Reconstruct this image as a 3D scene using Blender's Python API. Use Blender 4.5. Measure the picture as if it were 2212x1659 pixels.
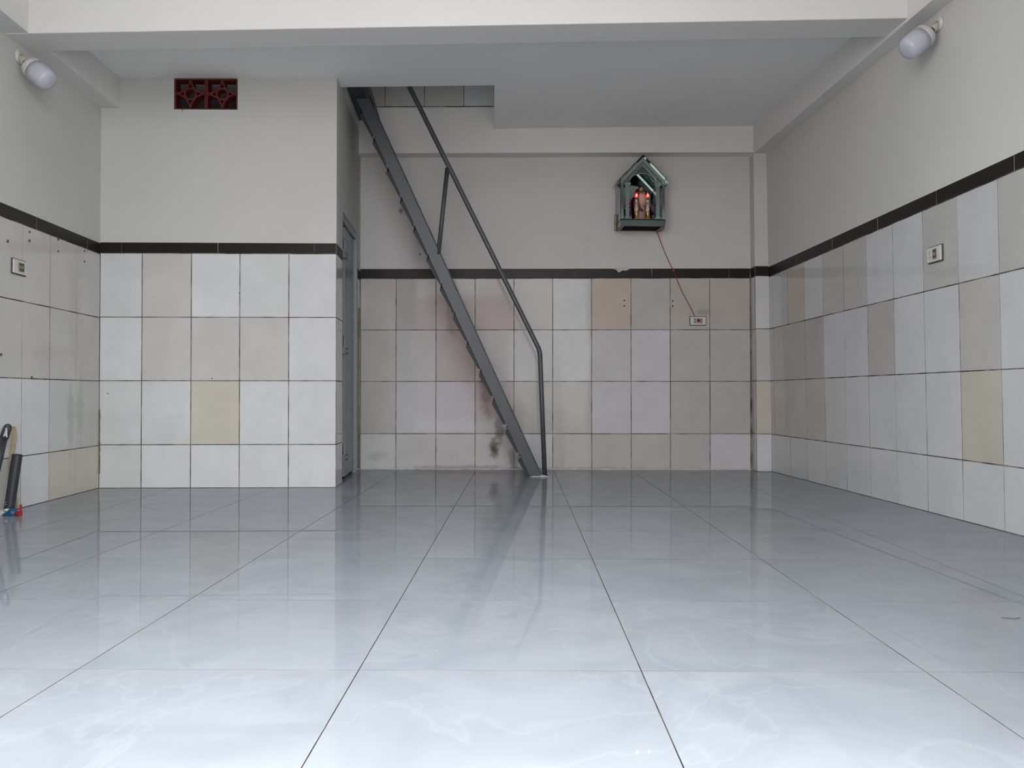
import bpy, bmesh, math, random
from mathutils import Vector, Matrix, Euler

random.seed(7)
for o in list(bpy.data.objects):
    bpy.data.objects.remove(o, do_unlink=True)
scene = bpy.context.scene
COL = scene.collection

# ------------------------------------------------------------------ camera
F, CU, CV = 1795.0, 1106.0, 829.5          # focal length and centre, pixels of the 2212x1659 frame
H = 0.586                                  # camera height above the floor
cam_d = bpy.data.cameras.new('camera')
cam_d.sensor_width = 36.0
cam_d.lens = 36.0 * F / 2212.0
cam_d.clip_start = 0.02
cam = bpy.data.objects.new('camera', cam_d)
COL.objects.link(cam)
cam.location = (0, 0, H)
YAW, PITCH = math.atan(18.0 / F), math.atan(22.5 / F)
cam.rotation_euler = (math.pi / 2 + PITCH, 0, YAW)
scene.camera = cam
RM = Euler(cam.rotation_euler, 'XYZ').to_matrix()
CAM = Vector((0, 0, H))

# ------------------------------------------------------------------ sky, light, exposure
world = bpy.data.worlds.new('overcast_sky')
scene.world = world
world.use_nodes = True
bg = world.node_tree.nodes['Background']
bg.inputs['Color'].default_value = (0.96, 0.98, 1.0, 1)
bg.inputs['Strength'].default_value = 2.7
# the open shopfront through which the sky lights the room, marked as a portal (gives no light of its own)
YF = 1.2                                       # front edge of the room (open shopfront)
FRONT_X0, FRONT_X1, FRONT_Z = -1.5, 0.95, 2.76
por_d = bpy.data.lights.new('sky_portal', 'AREA')
por_d.shape = 'RECTANGLE'
por_d.size, por_d.size_y = FRONT_X1 - FRONT_X0, FRONT_Z
por_d.energy = 0.0
por_d.cycles.is_portal = True
por = bpy.data.objects.new('sky_portal', por_d)
COL.objects.link(por)
por.location = ((FRONT_X0 + FRONT_X1) / 2, YF - 0.11, FRONT_Z / 2)
por.rotation_euler = (math.radians(90), 0, 0)      # looks along +Y, into the room
vs = scene.view_settings
vs.view_transform = 'Standard'
vs.look = 'None'
vs.gamma = 1.0
vs.use_curve_mapping = False
vs.exposure = 1.42


# ------------------------------------------------------------------ helpers
def ray(u, v):
    return (RM @ Vector(((u - CU) / F, -(v - CV) / F, -1.0))).normalized()


def P(u, v, p0, n):
    """point of the plane (p0, n) seen at pixel u, v"""
    d = ray(u, v)
    n = Vector(n)
    return CAM + d * ((Vector(p0) - CAM).dot(n) / d.dot(n))


def PY(u, v, y):
    return P(u, v, (0, y, 0), (0, 1, 0))


def V(*a):
    return Vector(a)


def link(name, me, mat=None, parent=None, **props):
    o = bpy.data.objects.new(name, me)
    COL.objects.link(o)
    if mat is not None:
        me.materials.append(mat)
    if parent is not None:
        o.parent = parent
    for k, val in props.items():
        o[k] = val
    return o


def empty(name, loc=(0, 0, 0), rot=(0, 0, 0), **props):
    o = bpy.data.objects.new(name, None)
    o.empty_display_size = 0.05
    COL.objects.link(o)
    o.location = loc
    o.rotation_euler = rot
    for k, val in props.items():
        o[k] = val
    return o


class MB:
    """collects simple shapes into one mesh"""
    def __init__(self):
        self.v, self.f, self.sm = [], [], []

    def add(self, vs_, fs, smooth=False):
        b = len(self.v)
        self.v += [tuple(x) for x in vs_]
        self.f += [tuple(b + i for i in f) for f in fs]
        self.sm += [smooth] * len(fs)
        return self

    def slab(self, quad, off):
        """n-gon extruded by the vector off"""
        q = [Vector(p) for p in quad]
        off = Vector(off)
        n = len(q)
        vs_ = q + [p + off for p in q]
        fs = [tuple(range(n - 1, -1, -1)), tuple(range(n, 2 * n))]
        fs += [(i, (i + 1) % n, n + (i + 1) % n, n + i) for i in range(n)]
        return self.add(vs_, fs)

    def box(self, a, b):
        x0, y0, z0 = a
        x1, y1, z1 = b
        return self.slab([(x0, y0, z0), (x1, y0, z0), (x1, y1, z0), (x0, y1, z0)], (0, 0, z1 - z0))

    def bar(self, a, b, w, h, up=(0, 0, 1)):
        """rectangular bar from a to b, w across, h along up"""
        a, b = Vector(a), Vector(b)
        d = (b - a).normalized()
        up = Vector(up)
        s = d.cross(up)
        if s.length < 1e-6:
            s = d.cross(Vector((1, 0, 0)))
        s.normalize()
        t = s.cross(d).normalized()
        q = [a - s * w / 2 - t * h / 2, a + s * w / 2 - t * h / 2, a + s * w / 2 + t * h / 2, a - s * w / 2 + t * h / 2]
        return self.slab(q, b - a)

    def tube(self, pts, r, n=12, caps=True):
        pts = [Vector(p) for p in pts]
        rs = r if isinstance(r, (list, tuple)) else [r] * len(pts)
        rings = []
        ref = None
        for i, p in enumerate(pts):
            if i == 0:
                d = (pts[1] - p)
            elif i == len(pts) - 1:
                d = (p - pts[i - 1])
            else:
                d = (pts[i + 1] - p).normalized() + (p - pts[i - 1]).normalized()
            d.normalize()
            if ref is None:
                ref = Vector((0, 0, 1)) if abs(d.z) < 0.9 else Vector((1, 0, 0))
            s = d.cross(ref).normalized()
            t = s.cross(d).normalized()
            ref = t
            k = 1.0
            if 0 < i < len(pts) - 1:
                c = (pts[i + 1] - p).normalized().dot((p - pts[i - 1]).normalized())
                k = 1.0 / max(0.5, math.sqrt((1 + c) / 2))
            rings.append([p + (s * math.cos(a) + t * math.sin(a)) * rs[i] * (k if i else 1)
                          for a in [2 * math.pi * j / n for j in range(n)]])
        vs_ = [q for ring in rings for q in ring]
        fs = []
        for i in range(len(rings) - 1):
            for j in range(n):
                fs.append((i * n + j, i * n + (j + 1) % n, (i + 1) * n + (j + 1) % n, (i + 1) * n + j))
        self.add(vs_, fs, True)
        if caps:
            b = len(self.v) - len(vs_)
            self.f += [tuple(b + j for j in range(n - 1, -1, -1)), tuple(b + (len(rings) - 1) * n + j for j in range(n))]
            self.sm += [False, False]
        return self

    def lathe(self, prof, n=20, mat=None):
        """profile of (radius, height) turned round z, then moved by the matrix mat"""
        mat = mat or Matrix.Identity(4)
        vs_, fs = [], []
        for (r, z) in prof:
            for j in range(n):
                a = 2 * math.pi * j / n
                vs_.append(mat @ Vector((r * math.cos(a), r * math.sin(a), z)))
        for i in range(len(prof) - 1):
            for j in range(n):
                fs.append((i * n + j, i * n + (j + 1) % n, (i + 1) * n + (j + 1) % n, (i + 1) * n + j))
        fs.append(tuple(range(n - 1, -1, -1)))
        fs.append(tuple((len(prof) - 1) * n + j for j in range(n)))
        return self.add(vs_, fs, True)

    def ball(self, c, r, nu=12, nv=8):
        c = Vector(c)
        rx, ry, rz = r if isinstance(r, (list, tuple)) else (r, r, r)
        vs_ = [c + Vector((0, 0, rz))]
        for i in range(1, nv):
            th = math.pi * i / nv
            for j in range(nu):
                a = 2 * math.pi * j / nu
                vs_.append(c + Vector((rx * math.sin(th) * math.cos(a), ry * math.sin(th) * math.sin(a), rz * math.cos(th))))
        vs_.append(c - Vector((0, 0, rz)))
        fs = [(0, 1 + j, 1 + (j + 1) % nu) for j in range(nu)]
        for i in range(nv - 2):
            for j in range(nu):
                fs.append((1 + i * nu + j, 1 + (i + 1) * nu + j, 1 + (i + 1) * nu + (j + 1) % nu, 1 + i * nu + (j + 1) % nu))
        last = len(vs_) - 1
        b = 1 + (nv - 2) * nu
        fs += [(b + (j + 1) % nu, b + j, last) for j in range(nu)]
        return self.add(vs_, fs, True)

    def mesh(self, name):
        me = bpy.data.meshes.new(name)
        me.from_pydata(self.v, [], self.f)
        bm = bmesh.new()
        bm.from_mesh(me)
        bmesh.ops.recalc_face_normals(bm, faces=bm.faces)
        bm.to_mesh(me)
        bm.free()
        for p, s in zip(me.polygons, self.sm):
            p.use_smooth = s
        return me

    def build(self, name, mat, parent=None, bevel=0.0, **props):
        o = link(name, self.mesh(name), mat, parent, **props)
        if bevel:
            m = o.modifiers.new('bevel', 'BEVEL')
            m.width = bevel
            m.segments = 2
            m.limit_method = 'ANGLE'
        return o


# ------------------------------------------------------------------ materials
def mat_new(name):
    m = bpy.data.materials.new(name)
    m.use_nodes = True
    nt = m.node_tree
    return m, nt, nt.nodes['Principled BSDF']


def simple(name, col, rough=0.5, metal=0.0, noise=0.0, scale=20.0, spec=0.5, bump=0.0, coat=0.0):
    m, nt, b = mat_new(name)
    b.inputs['Base Color'].default_value = (*col, 1)
    b.inputs['Roughness'].default_value = rough
    b.inputs['Metallic'].default_value = metal
    b.inputs['Specular IOR Level'].default_value = spec
    b.inputs['Coat Weight'].default_value = coat
    if noise or bump:
        tc = nt.nodes.new('ShaderNodeTexCoord')
        n = nt.nodes.new('ShaderNodeTexNoise')
        n.inputs['Scale'].default_value = scale
        n.inputs['Detail'].default_value = 5
        nt.links.new(tc.outputs['Object'], n.inputs['Vector'])
        if noise:
            r = nt.nodes.new('ShaderNodeMapRange')
            r.inputs['From Min'].default_value = 0.3
            r.inputs['From Max'].default_value = 0.7
            r.inputs['To Min'].default_value = 1 - noise
            r.inputs['To Max'].default_value = 1 + noise * 0.4
            nt.links.new(n.outputs['Fac'], r.inputs['Value'])
            mx = nt.nodes.new('ShaderNodeMix')
            mx.data_type = 'RGBA'
            mx.blend_type = 'MULTIPLY'
            mx.inputs['Factor'].default_value = 1
            mx.inputs['A'].default_value = (*col, 1)
            nt.links.new(r.outputs['Result'], mx.inputs['B'])
            nt.links.new(mx.outputs['Result'], b.inputs['Base Color'])
        if bump:
            bp = nt.nodes.new('ShaderNodeBump')
            bp.inputs['Strength'].default_value = bump
            bp.inputs['Distance'].default_value = 0.002
            nt.links.new(n.outputs['Fac'], bp.inputs['Height'])
            nt.links.new(bp.outputs['Normal'], b.inputs['Normal'])
    return m


def blots(nt, col_socket, spots):
    """stains and painted shade: soft dark patches at world positions (centre, radius xyz, colour, strength)"""
    geo = nt.nodes.new('ShaderNodeNewGeometry')
    nz = nt.nodes.new('ShaderNodeTexNoise')
    nz.inputs['Scale'].default_value = 14
    nz.inputs['Detail'].default_value = 6
    nt.links.new(geo.outputs['Position'], nz.inputs['Vector'])
    cur = col_socket
    for (c, r, col, k) in spots:
        mp = nt.nodes.new('ShaderNodeVectorMath')
        mp.operation = 'SUBTRACT'
        mp.inputs[1].default_value = c
        nt.links.new(geo.outputs['Position'], mp.inputs[0])
        dv = nt.nodes.new('ShaderNodeVectorMath')
        dv.operation = 'DIVIDE'
        dv.inputs[1].default_value = r
        nt.links.new(mp.outputs[0], dv.inputs[0])
        ln = nt.nodes.new('ShaderNodeVectorMath')
        ln.operation = 'LENGTH'
        nt.links.new(dv.outputs[0], ln.inputs[0])
        ad = nt.nodes.new('ShaderNodeMath')
        ad.operation = 'MULTIPLY_ADD'
        ad.inputs[1].default_value = -1.6
        nt.links.new(nz.outputs['Fac'], ad.inputs[0])
        nt.links.new(ln.outputs['Value'], ad.inputs[2])
        mr = nt.nodes.new('ShaderNodeMapRange')
        mr.interpolation_type = 'SMOOTHSTEP'
        mr.inputs['From Min'].default_value = 0.25
        mr.inputs['From Max'].default_value = -0.5
        mr.inputs['To Min'].default_value = 0
        mr.inputs['To Max'].default_value = k
        nt.links.new(ad.outputs[0], mr.inputs['Value'])
        mx = nt.nodes.new('ShaderNodeMix')
        mx.data_type = 'RGBA'
        nt.links.new(mr.outputs['Result'], mx.inputs['Factor'])
        nt.links.new(cur, mx.inputs['A'])
        mx.inputs['B'].default_value = (*col, 1)
        cur = mx.outputs['Result']
    return cur


def tile_material(name, rough, stains=(), spec=0.22):
    """glazed wall tile: body colour from the object, cloudy ageing, faint waviness of the glaze"""
    m, nt, b = mat_new(name)
    oi = nt.nodes.new('ShaderNodeObjectInfo')
    geo = nt.nodes.new('ShaderNodeNewGeometry')
    n = nt.nodes.new('ShaderNodeTexNoise')
    n.inputs['Scale'].default_value = 5
    n.inputs['Detail'].default_value = 7
    n.inputs['Roughness'].default_value = 0.6
    nt.links.new(geo.outputs['Position'], n.inputs['Vector'])
    r = nt.nodes.new('ShaderNodeMapRange')
    r.inputs['From Min'].default_value = 0.3
    r.inputs['From Max'].default_value = 0.7
    r.inputs['To Min'].default_value = 0.93
    r.inputs['To Max'].default_value = 1.03
    nt.links.new(n.outputs['Fac'], r.inputs['Value'])
    mx = nt.nodes.new('ShaderNodeMix')
    mx.data_type = 'RGBA'
    mx.blend_type = 'MULTIPLY'
    mx.inputs['Factor'].default_value = 1
    nt.links.new(oi.outputs['Color'], mx.inputs['A'])
    nt.links.new(r.outputs['Result'], mx.inputs['B'])
    out = mx.outputs['Result']
    if stains:
        out = blots(nt, out, stains)
    nt.links.new(out, b.inputs['Base Color'])
    b.inputs['Roughness'].default_value = rough
    b.inputs['IOR'].default_value = 1.5
    b.inputs['Specular IOR Level'].default_value = spec
    n2 = nt.nodes.new('ShaderNodeTexNoise')
    n2.inputs['Scale'].default_value = 9
    n2.inputs['Detail'].default_value = 2
    nt.links.new(geo.outputs['Position'], n2.inputs['Vector'])
    bp = nt.nodes.new('ShaderNodeBump')
    bp.inputs['Strength'].default_value = 0.04
    bp.inputs['Distance'].default_value = 0.004
    nt.links.new(n2.outputs['Fac'], bp.inputs['Height'])
    nt.links.new(bp.outputs['Normal'], b.inputs['Normal'])
    return m


def grout_material(name, dark, light, scale=9):
    m, nt, b = mat_new(name)
    geo = nt.nodes.new('ShaderNodeNewGeometry')
    n = nt.nodes.new('ShaderNodeTexNoise')
    n.inputs['Scale'].default_value = scale
    n.inputs['Detail'].default_value = 6
    nt.links.new(geo.outputs['Position'], n.inputs['Vector'])
    cr = nt.nodes.new('ShaderNodeValToRGB')
    cr.color_ramp.elements[0].position = 0.38
    cr.color_ramp.elements[0].color = (*dark, 1)
    cr.color_ramp.elements[1].position = 0.66
    cr.color_ramp.elements[1].color = (*light, 1)
    nt.links.new(n.outputs['Fac'], cr.inputs['Fac'])
    nt.links.new(cr.outputs['Color'], b.inputs['Base Color'])
    b.inputs['Roughness'].default_value = 0.9
    return m


def plaster_material(name, col, stains=()):
    m, nt, b = mat_new(name)
    geo = nt.nodes.new('ShaderNodeNewGeometry')
    n = nt.nodes.new('ShaderNodeTexNoise')
    n.inputs['Scale'].default_value = 1.7
    n.inputs['Detail'].default_value = 8
    n.inputs['Roughness'].default_value = 0.62
    nt.links.new(geo.outputs['Position'], n.inputs['Vector'])
    r = nt.nodes.new('ShaderNodeMapRange')
    r.inputs['From Min'].default_value = 0.3
    r.inputs['From Max'].default_value = 0.7
    r.inputs['To Min'].default_value = 0.965
    r.inputs['To Max'].default_value = 1.02
    nt.links.new(n.outputs['Fac'], r.inputs['Value'])
    mx = nt.nodes.new('ShaderNodeMix')
    mx.data_type = 'RGBA'
    mx.blend_type = 'MULTIPLY'
    mx.inputs['Factor'].default_value = 1
    mx.inputs['A'].default_value = (*col, 1)
    nt.links.new(r.outputs['Result'], mx.inputs['B'])
    out = mx.outputs['Result']
    if stains:
        out = blots(nt, out, stains)
    nt.links.new(out, b.inputs['Base Color'])
    b.inputs['Roughness'].default_value = 0.75
    b.inputs['Specular IOR Level'].default_value = 0.3
    n2 = nt.nodes.new('ShaderNodeTexNoise')
    n2.inputs['Scale'].default_value = 60
    n2.inputs['Detail'].default_value = 4
    nt.links.new(geo.outputs['Position'], n2.inputs['Vector'])
    bp = nt.nodes.new('ShaderNodeBump')
    bp.inputs['Strength'].default_value = 0.12
    bp.inputs['Distance'].default_value = 0.003
    nt.links.new(n2.outputs['Fac'], bp.inputs['Height'])
    nt.links.new(bp.outputs['Normal'], b.inputs['Normal'])
    return m


def floor_tile_material():
    m, nt, b = mat_new('polished_porcelain')
    geo = nt.nodes.new('ShaderNodeNewGeometry')
    oi = nt.nodes.new('ShaderNodeObjectInfo')
    off = nt.nodes.new('ShaderNodeVectorMath')
    off.operation = 'MULTIPLY_ADD'
    off.inputs[1].default_value = (1, 1, 1)
    sc = nt.nodes.new('ShaderNodeVectorMath')
    sc.operation = 'SCALE'
    sc.inputs['Scale'].default_value = 40
    cmb = nt.nodes.new('ShaderNodeCombineXYZ')
    nt.links.new(oi.outputs['Random'], cmb.inputs['X'])
    nt.links.new(oi.outputs['Random'], cmb.inputs['Z'])
    nt.links.new(cmb.outputs[0], sc.inputs[0])
    nt.links.new(geo.outputs['Position'], off.inputs[0])
    nt.links.new(sc.outputs[0], off.inputs[2])
    # clouds
    n = nt.nodes.new('ShaderNodeTexNoise')
    n.inputs['Scale'].default_value = 3.2
    n.inputs['Detail'].default_value = 6
    n.inputs['Distortion'].default_value = 1.2
    nt.links.new(off.outputs[0], n.inputs['Vector'])
    cr = nt.nodes.new('ShaderNodeValToRGB')
    cr.color_ramp.elements[0].position = 0.32
    cr.color_ramp.elements[0].color = (0.248, 0.272, 0.300, 1)
    cr.color_ramp.elements[1].position = 0.62
    cr.color_ramp.elements[1].color = (0.284, 0.307, 0.334, 1)
    nt.links.new(n.outputs['Fac'], cr.inputs['Fac'])
    # veins: thin ridges where a distorted noise crosses one half
    n2 = nt.nodes.new('ShaderNodeTexNoise')
    n2.inputs['Scale'].default_value = 2.1
    n2.inputs['Detail'].default_value = 5
    n2.inputs['Distortion'].default_value = 0.9
    nt.links.new(off.outputs[0], n2.inputs['Vector'])
    sb = nt.nodes.new('ShaderNodeMath')
    sb.operation = 'SUBTRACT'
    sb.inputs[1].default_value = 0.5
    nt.links.new(n2.outputs['Fac'], sb.inputs[0])
    ab = nt.nodes.new('ShaderNodeMath')
    ab.operation = 'ABSOLUTE'
    nt.links.new(sb.outputs[0], ab.inputs[0])
    mr = nt.nodes.new('ShaderNodeMapRange')
    mr.inputs['From Min'].default_value = 0.0
    mr.inputs['From Max'].default_value = 0.014
    mr.inputs['To Min'].default_value = 0.30
    mr.inputs['To Max'].default_value = 0.0
    nt.links.new(ab.outputs[0], mr.inputs['Value'])
    mx = nt.nodes.new('ShaderNodeMix')
    mx.data_type = 'RGBA'
    nt.links.new(mr.outputs['Result'], mx.inputs['Factor'])
    nt.links.new(cr.outputs['Color'], mx.inputs['A'])
    mx.inputs['B'].default_value = (0.34, 0.362, 0.385, 1)
    # polished face under a thin film of dust: diffuse body, Fresnel gloss slightly weakened
    nt.nodes.remove(b)
    df = nt.nodes.new('ShaderNodeBsdfDiffuse')
    nt.links.new(mx.outputs['Result'], df.inputs['Color'])
    gl = nt.nodes.new('ShaderNodeBsdfGlossy')
    gl.inputs['Roughness'].default_value = 0.012
    fr = nt.nodes.new('ShaderNodeFresnel')
    fr.inputs['IOR'].default_value = 1.5
    fm = nt.nodes.new('ShaderNodeMath')
    fm.operation = 'MULTIPLY'
    fm.inputs[1].default_value = 0.78
    nt.links.new(fr.outputs[0], fm.inputs[0])
    ms = nt.nodes.new('ShaderNodeMixShader')
    nt.links.new(fm.outputs[0], ms.inputs[0])
    nt.links.new(df.outputs[0], ms.inputs[1])
    nt.links.new(gl.outputs[0], ms.inputs[2])
    nt.links.new(ms.outputs[0], nt.nodes['Material Output'].inputs['Surface'])
    n3 = nt.nodes.new('ShaderNodeTexNoise')
    n3.inputs['Scale'].default_value = 7
    n3.inputs['Detail'].default_value = 2
    nt.links.new(geo.outputs['Position'], n3.inputs['Vector'])
    bp = nt.nodes.new('ShaderNodeBump')
    bp.inputs['Strength'].default_value = 0.010
    bp.inputs['Distance'].default_value = 0.004
    nt.links.new(n3.outputs['Fac'], bp.inputs['Height'])
    nt.links.new(bp.outputs['Normal'], gl.inputs['Normal'])
    return m


def glass_material(name, col, rough=0.02):
    m, nt, b = mat_new(name)
    b.inputs['Base Color'].default_value = (*col, 1)
    b.inputs['Roughness'].default_value = rough
    b.inputs['Transmission Weight'].default_value = 1.0
    b.inputs['IOR'].default_value = 1.45
    return m


def glow_material(name, col, strength):
    m, nt, b = mat_new(name)
    b.inputs['Base Color'].default_value = (*col, 1)
    b.inputs['Emission Color'].default_value = (*col, 1)
    b.inputs['Emission Strength'].default_value = strength
    b.inputs['Roughness'].default_value = 0.3
    return m


YB = 6.453                                    # back wall
bw = lambda u, v: tuple(PY(u, v, YB))
SOOT_SHADE = (0.10, 0.095, 0.09)
back_stains_shade = [  # soot smudges; blots along the stair also paint its soft shadow
    (bw(1066, 968), (0.06, 0.2, 0.085), SOOT_SHADE, 0.97),
    (bw(1080, 930), (0.05, 0.2, 0.14), SOOT_SHADE, 0.7),
    (bw(1050, 850), (0.06, 0.2, 0.24), SOOT_SHADE, 0.5),
    (bw(975, 690), (0.05, 0.2, 0.16), SOOT_SHADE, 0.28),
    (bw(1110, 990), (0.07, 0.2, 0.12), SOOT_SHADE, 0.55),
    (bw(1120, 905), (0.07, 0.2, 0.22), SOOT_SHADE, 0.16),
    (bw(810, 985), (0.12, 0.2, 0.05), (0.3, 0.29, 0.27), 0.35),
    (bw(800, 910), (0.12, 0.2, 0.2), (0.34, 0.33, 0.30), 0.25),
    (bw(1000, 1010), (0.5, 0.2, 0.025), (0.22, 0.21, 0.19), 0.5),
    (bw(1290, 1012), (0.6, 0.2, 0.02), (0.30, 0.28, 0.25), 0.4),
    (bw(1515, 675), (0.07, 0.2, 0.03), (0.28, 0.24, 0.2), 0.45),
]
plaster_stains = [
    (bw(1265, 550), (0.035, 0.2, 0.07), (0.52, 0.51, 0.49), 0.6),
    (bw(1272, 515), (0.04, 0.2, 0.04), (0.52, 0.51, 0.49), 0.5),
    (bw(866, 455), (0.022, 0.2, 0.03), (0.14, 0.13, 0.12), 0.8),
    (bw(900, 530), (0.05, 0.2, 0.22), (0.3, 0.3, 0.29), 0.3),
    (bw(1600, 572), (0.09, 0.2, 0.05), (0.5, 0.49, 0.46), 0.35),
]
left_stains = [
    ((-2.63, 4.80, 0.47), (0.3, 0.06, 0.26), (0.33, 0.34, 0.33), 0.5),
    ((-2.63, 4.92, 0.50), (0.3, 0.05, 0.26), (0.33, 0.34, 0.33), 0.45),
    ((-2.63, 4.85, 1.05), (0.3, 0.10, 0.5), (0.42, 0.40, 0.37), 0.4),
    ((-2.62, 4.55, 0.82), (0.3, 0.4, 0.06), (0.45, 0.42, 0.38), 0.35),
]
M_TILE = tile_material('glazed_wall_tile', 0.025, (), 0.34)
M_TILE_BACK = tile_material('glazed_wall_tile_soot_shade', 0.05, back_stains_shade, 0.13)
M_TILE_LEFT = tile_material('glazed_wall_tile_streaked', 0.12, left_stains)
M_BORDER = simple('brown_black_border_tile', (0.014, 0.012, 0.011), 0.4, noise=0.15, scale=6, spec=0.22)
M_GROUT = grout_material('wall_grout', (0.07, 0.052, 0.04), (0.34, 0.30, 0.25))
M_FGROUT = grout_material('floor_grout', (0.09, 0.07, 0.06), (0.25, 0.21, 0.18), 6)
M_PLASTER = plaster_material('white_wall_paint', (0.55, 0.54, 0.522))
M_PLASTER_BACK = plaster_material('white_wall_paint_sooty', (0.56, 0.55, 0.54), plaster_stains)
M_CEIL = plaster_material('white_ceiling_paint', (0.83, 0.82, 0.81))
M_TRIM = plaster_material('white_beam_paint', (0.69, 0.675, 0.66))
M_FLOOR = floor_tile_material()
M_STEEL = simple('grey_painted_steel', (0.062, 0.068, 0.078), 0.45, noise=0.12, scale=7)
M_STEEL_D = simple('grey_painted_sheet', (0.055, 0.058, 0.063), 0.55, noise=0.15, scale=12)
M_STEEL_SHADE = simple('shaded_dark_steel', (0.032, 0.034, 0.036), 0.6, noise=0.2, scale=12)  # stair steel darkened, shade on the webs put into the colour
M_DOOR = simple('blue_grey_door_paint', (0.23, 0.255, 0.28), 0.4, noise=0.12, scale=8)
M_DARK = simple('dark_gap', (0.012, 0.012, 0.012), 0.8)
M_RED = simple('oxblood_painted_clay', (0.115, 0.008, 0.007), 0.6, noise=0.3, scale=18, bump=0.4)
M_WPLASTIC = simple('white_plastic', (0.56, 0.55, 0.53), 0.4)
M_CREAM = simple('yellowed_plastic', (0.50, 0.45, 0.35), 0.45, noise=0.2, scale=30)
M_SOCKET = simple('grey_socket_insert', (0.42, 0.40, 0.36), 0.5)
M_SOCKET_D = simple('brown_socket_insert', (0.22, 0.18, 0.12), 0.5)
M_DIFF = simple('opal_diffuser', (0.47, 0.47, 0.53), 0.3)
M_DIRT = simple('socket_dirt_rim', (0.09, 0.075, 0.065), 0.9)
M_CORD = simple('red_flex', (0.28, 0.035, 0.03), 0.5)
M_REDPL = simple('red_plastic', (0.28, 0.012, 0.016), 0.4)
M_BLUEPL = simple('blue_plastic', (0.006, 0.06, 0.13), 0.4)
M_PVC = simple('dark_grey_pipe', (0.028, 0.030, 0.036), 0.45, noise=0.25, scale=12)
M_BEIGE = simple('aged_beige_strip', (0.33, 0.27, 0.17), 0.6, noise=0.3, scale=14)
M_MORTAR = simple('white_mortar', (0.52, 0.51, 0.49), 0.9, noise=0.2, scale=30, bump=0.8)
M_CEMENT = simple('cement_fillet', (0.52, 0.51, 0.48), 0.9, noise=0.3, scale=16, bump=0.6)
M_STREET = simple('street_concrete', (0.70, 0.69, 0.67), 0.9, noise=0.15, scale=3)

# tile body colours
TINT = {
    'W': (0.78, 0.78, 0.80), 'w': (0.745, 0.745, 0.74), 'c': (0.66, 0.642, 0.612), 'C': (0.655, 0.618, 0.57),
    'y': (0.69, 0.645, 0.55), 'p': (0.69, 0.645, 0.62), 'P': (0.71, 0.637, 0.55), 'g': (0.65, 0.645, 0.605),
    'b': (0.61, 0.59, 0.55), 'G': (0.685, 0.685, 0.67),
}
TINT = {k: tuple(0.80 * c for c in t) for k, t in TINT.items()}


# ------------------------------------------------------------------ tiled wall faces
class Face:
    """upright (maybe slightly leaning) wall face: p(s, z) = O + e*s + up*z, n looks into the room"""
    def __init__(self, O, e, up, n):
        self.O, self.e, self.up = Vector(O), Vector(e), Vector(up)
        self.n = Vector(n).normalized()

    def p(self, s, z, out=0.0):
        return self.O + self.e * s + self.up * z + self.n * out

    def s_of(self, q):
        return (Vector(q) - self.O).dot(self.e) / self.e.length_squared

    def px(self, u, v):
        return P(u, v, self.O, self.e.cross(self.up))


def make_tile(name, F_, c, parent, mat, col, out=0.0, th=0.009, tilt=0.0007, ch=0.0006):
    """c = four (s, z) corners, counter-clockwise; front chamfered"""
    cx = sum(p[0] for p in c) / 4
    cz = sum(p[1] for p in c) / 4
    ta, tb, lift = random.uniform(-tilt, tilt), random.uniform(-tilt, tilt), random.uniform(-0.0006, 0.0006)

    def q(k, inset, o):
        s, z = c[k]
        s += (1 if s < cx else -1) * inset
        z += (1 if z < cz else -1) * inset
        return F_.p(s, z, o + lift + ta * (s - cx) / 0.15 * 0.6 + tb * (z - cz) / 0.2 * 0.6)
    vs_ = [q(k, 0, out - th) for k in range(4)] + [q(k, 0, out - ch) for k in range(4)] + [q(k, ch, out) for k in range(4)]
    fs = [(0, 1, 5, 4), (1, 2, 6, 5), (2, 3, 7, 6), (3, 0, 4, 7), (4, 5, 9, 8), (5, 6, 10, 9), (6, 7, 11, 10), (7, 4, 8, 11), (8, 9, 10, 11)]
    mb = MB()
    mb.add(vs_, fs)
    o = mb.build(name, mat, parent)
    o.data.materials.append(M_GROUT)               # joint filler on the edges
    for k in range(8):
        o.data.polygons[k].material_index = 1
    if col:
        k = random.uniform(0.985, 1.015)
        o.color = (col[0] * k, col[1] * k, col[2] * k, 1)
    return o


GAP = 0.0023


def tile_face(parent, F_, seams, rows, tints, mat, border, band_seams, tone=1.0, gap_v=None):
    """rows: list of functions z(s) from the floor up (tile joints), the last one is the underside of the border.
    tints: strings, top row first. border: (z0(s), z1(s))."""
    nr = len(rows) - 1
    for r in range(nr):
        tr = tints[nr - 1 - r]
        for i in range(len(seams) - 1):
            gv = GAP if gap_v is None else gap_v
            a, b = seams[i] + gv, seams[i + 1] - gv
            if b - a < 0.004:
                continue
            c = [(a, rows[r](a) + GAP), (b, rows[r](b) + GAP), (b, rows[r + 1](b) - GAP), (a, rows[r + 1](a) - GAP)]
            make_tile('tile', F_, c, parent, mat, tuple(tone * t for t in TINT[tr[i % len(tr)]]))
    for i in range(len(band_seams) - 1):
        a, b = band_seams[i] + GAP * .7, band_seams[i + 1] - GAP * .7
        if b - a < 0.004:
            continue
        c = [(a, border[0](a) + GAP * .6), (b, border[0](b) + GAP * .6), (b, border[1](b)), (a, border[1](a))]
        make_tile('border_tile', F_, c, parent, M_BORDER, None, out=0.001)


def lin(s0, z0, s1, z1):
    return lambda s: z0 + (z1 - z0) * (s - s0) / (s1 - s0)


def const(z):
    return lambda s: z


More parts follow.
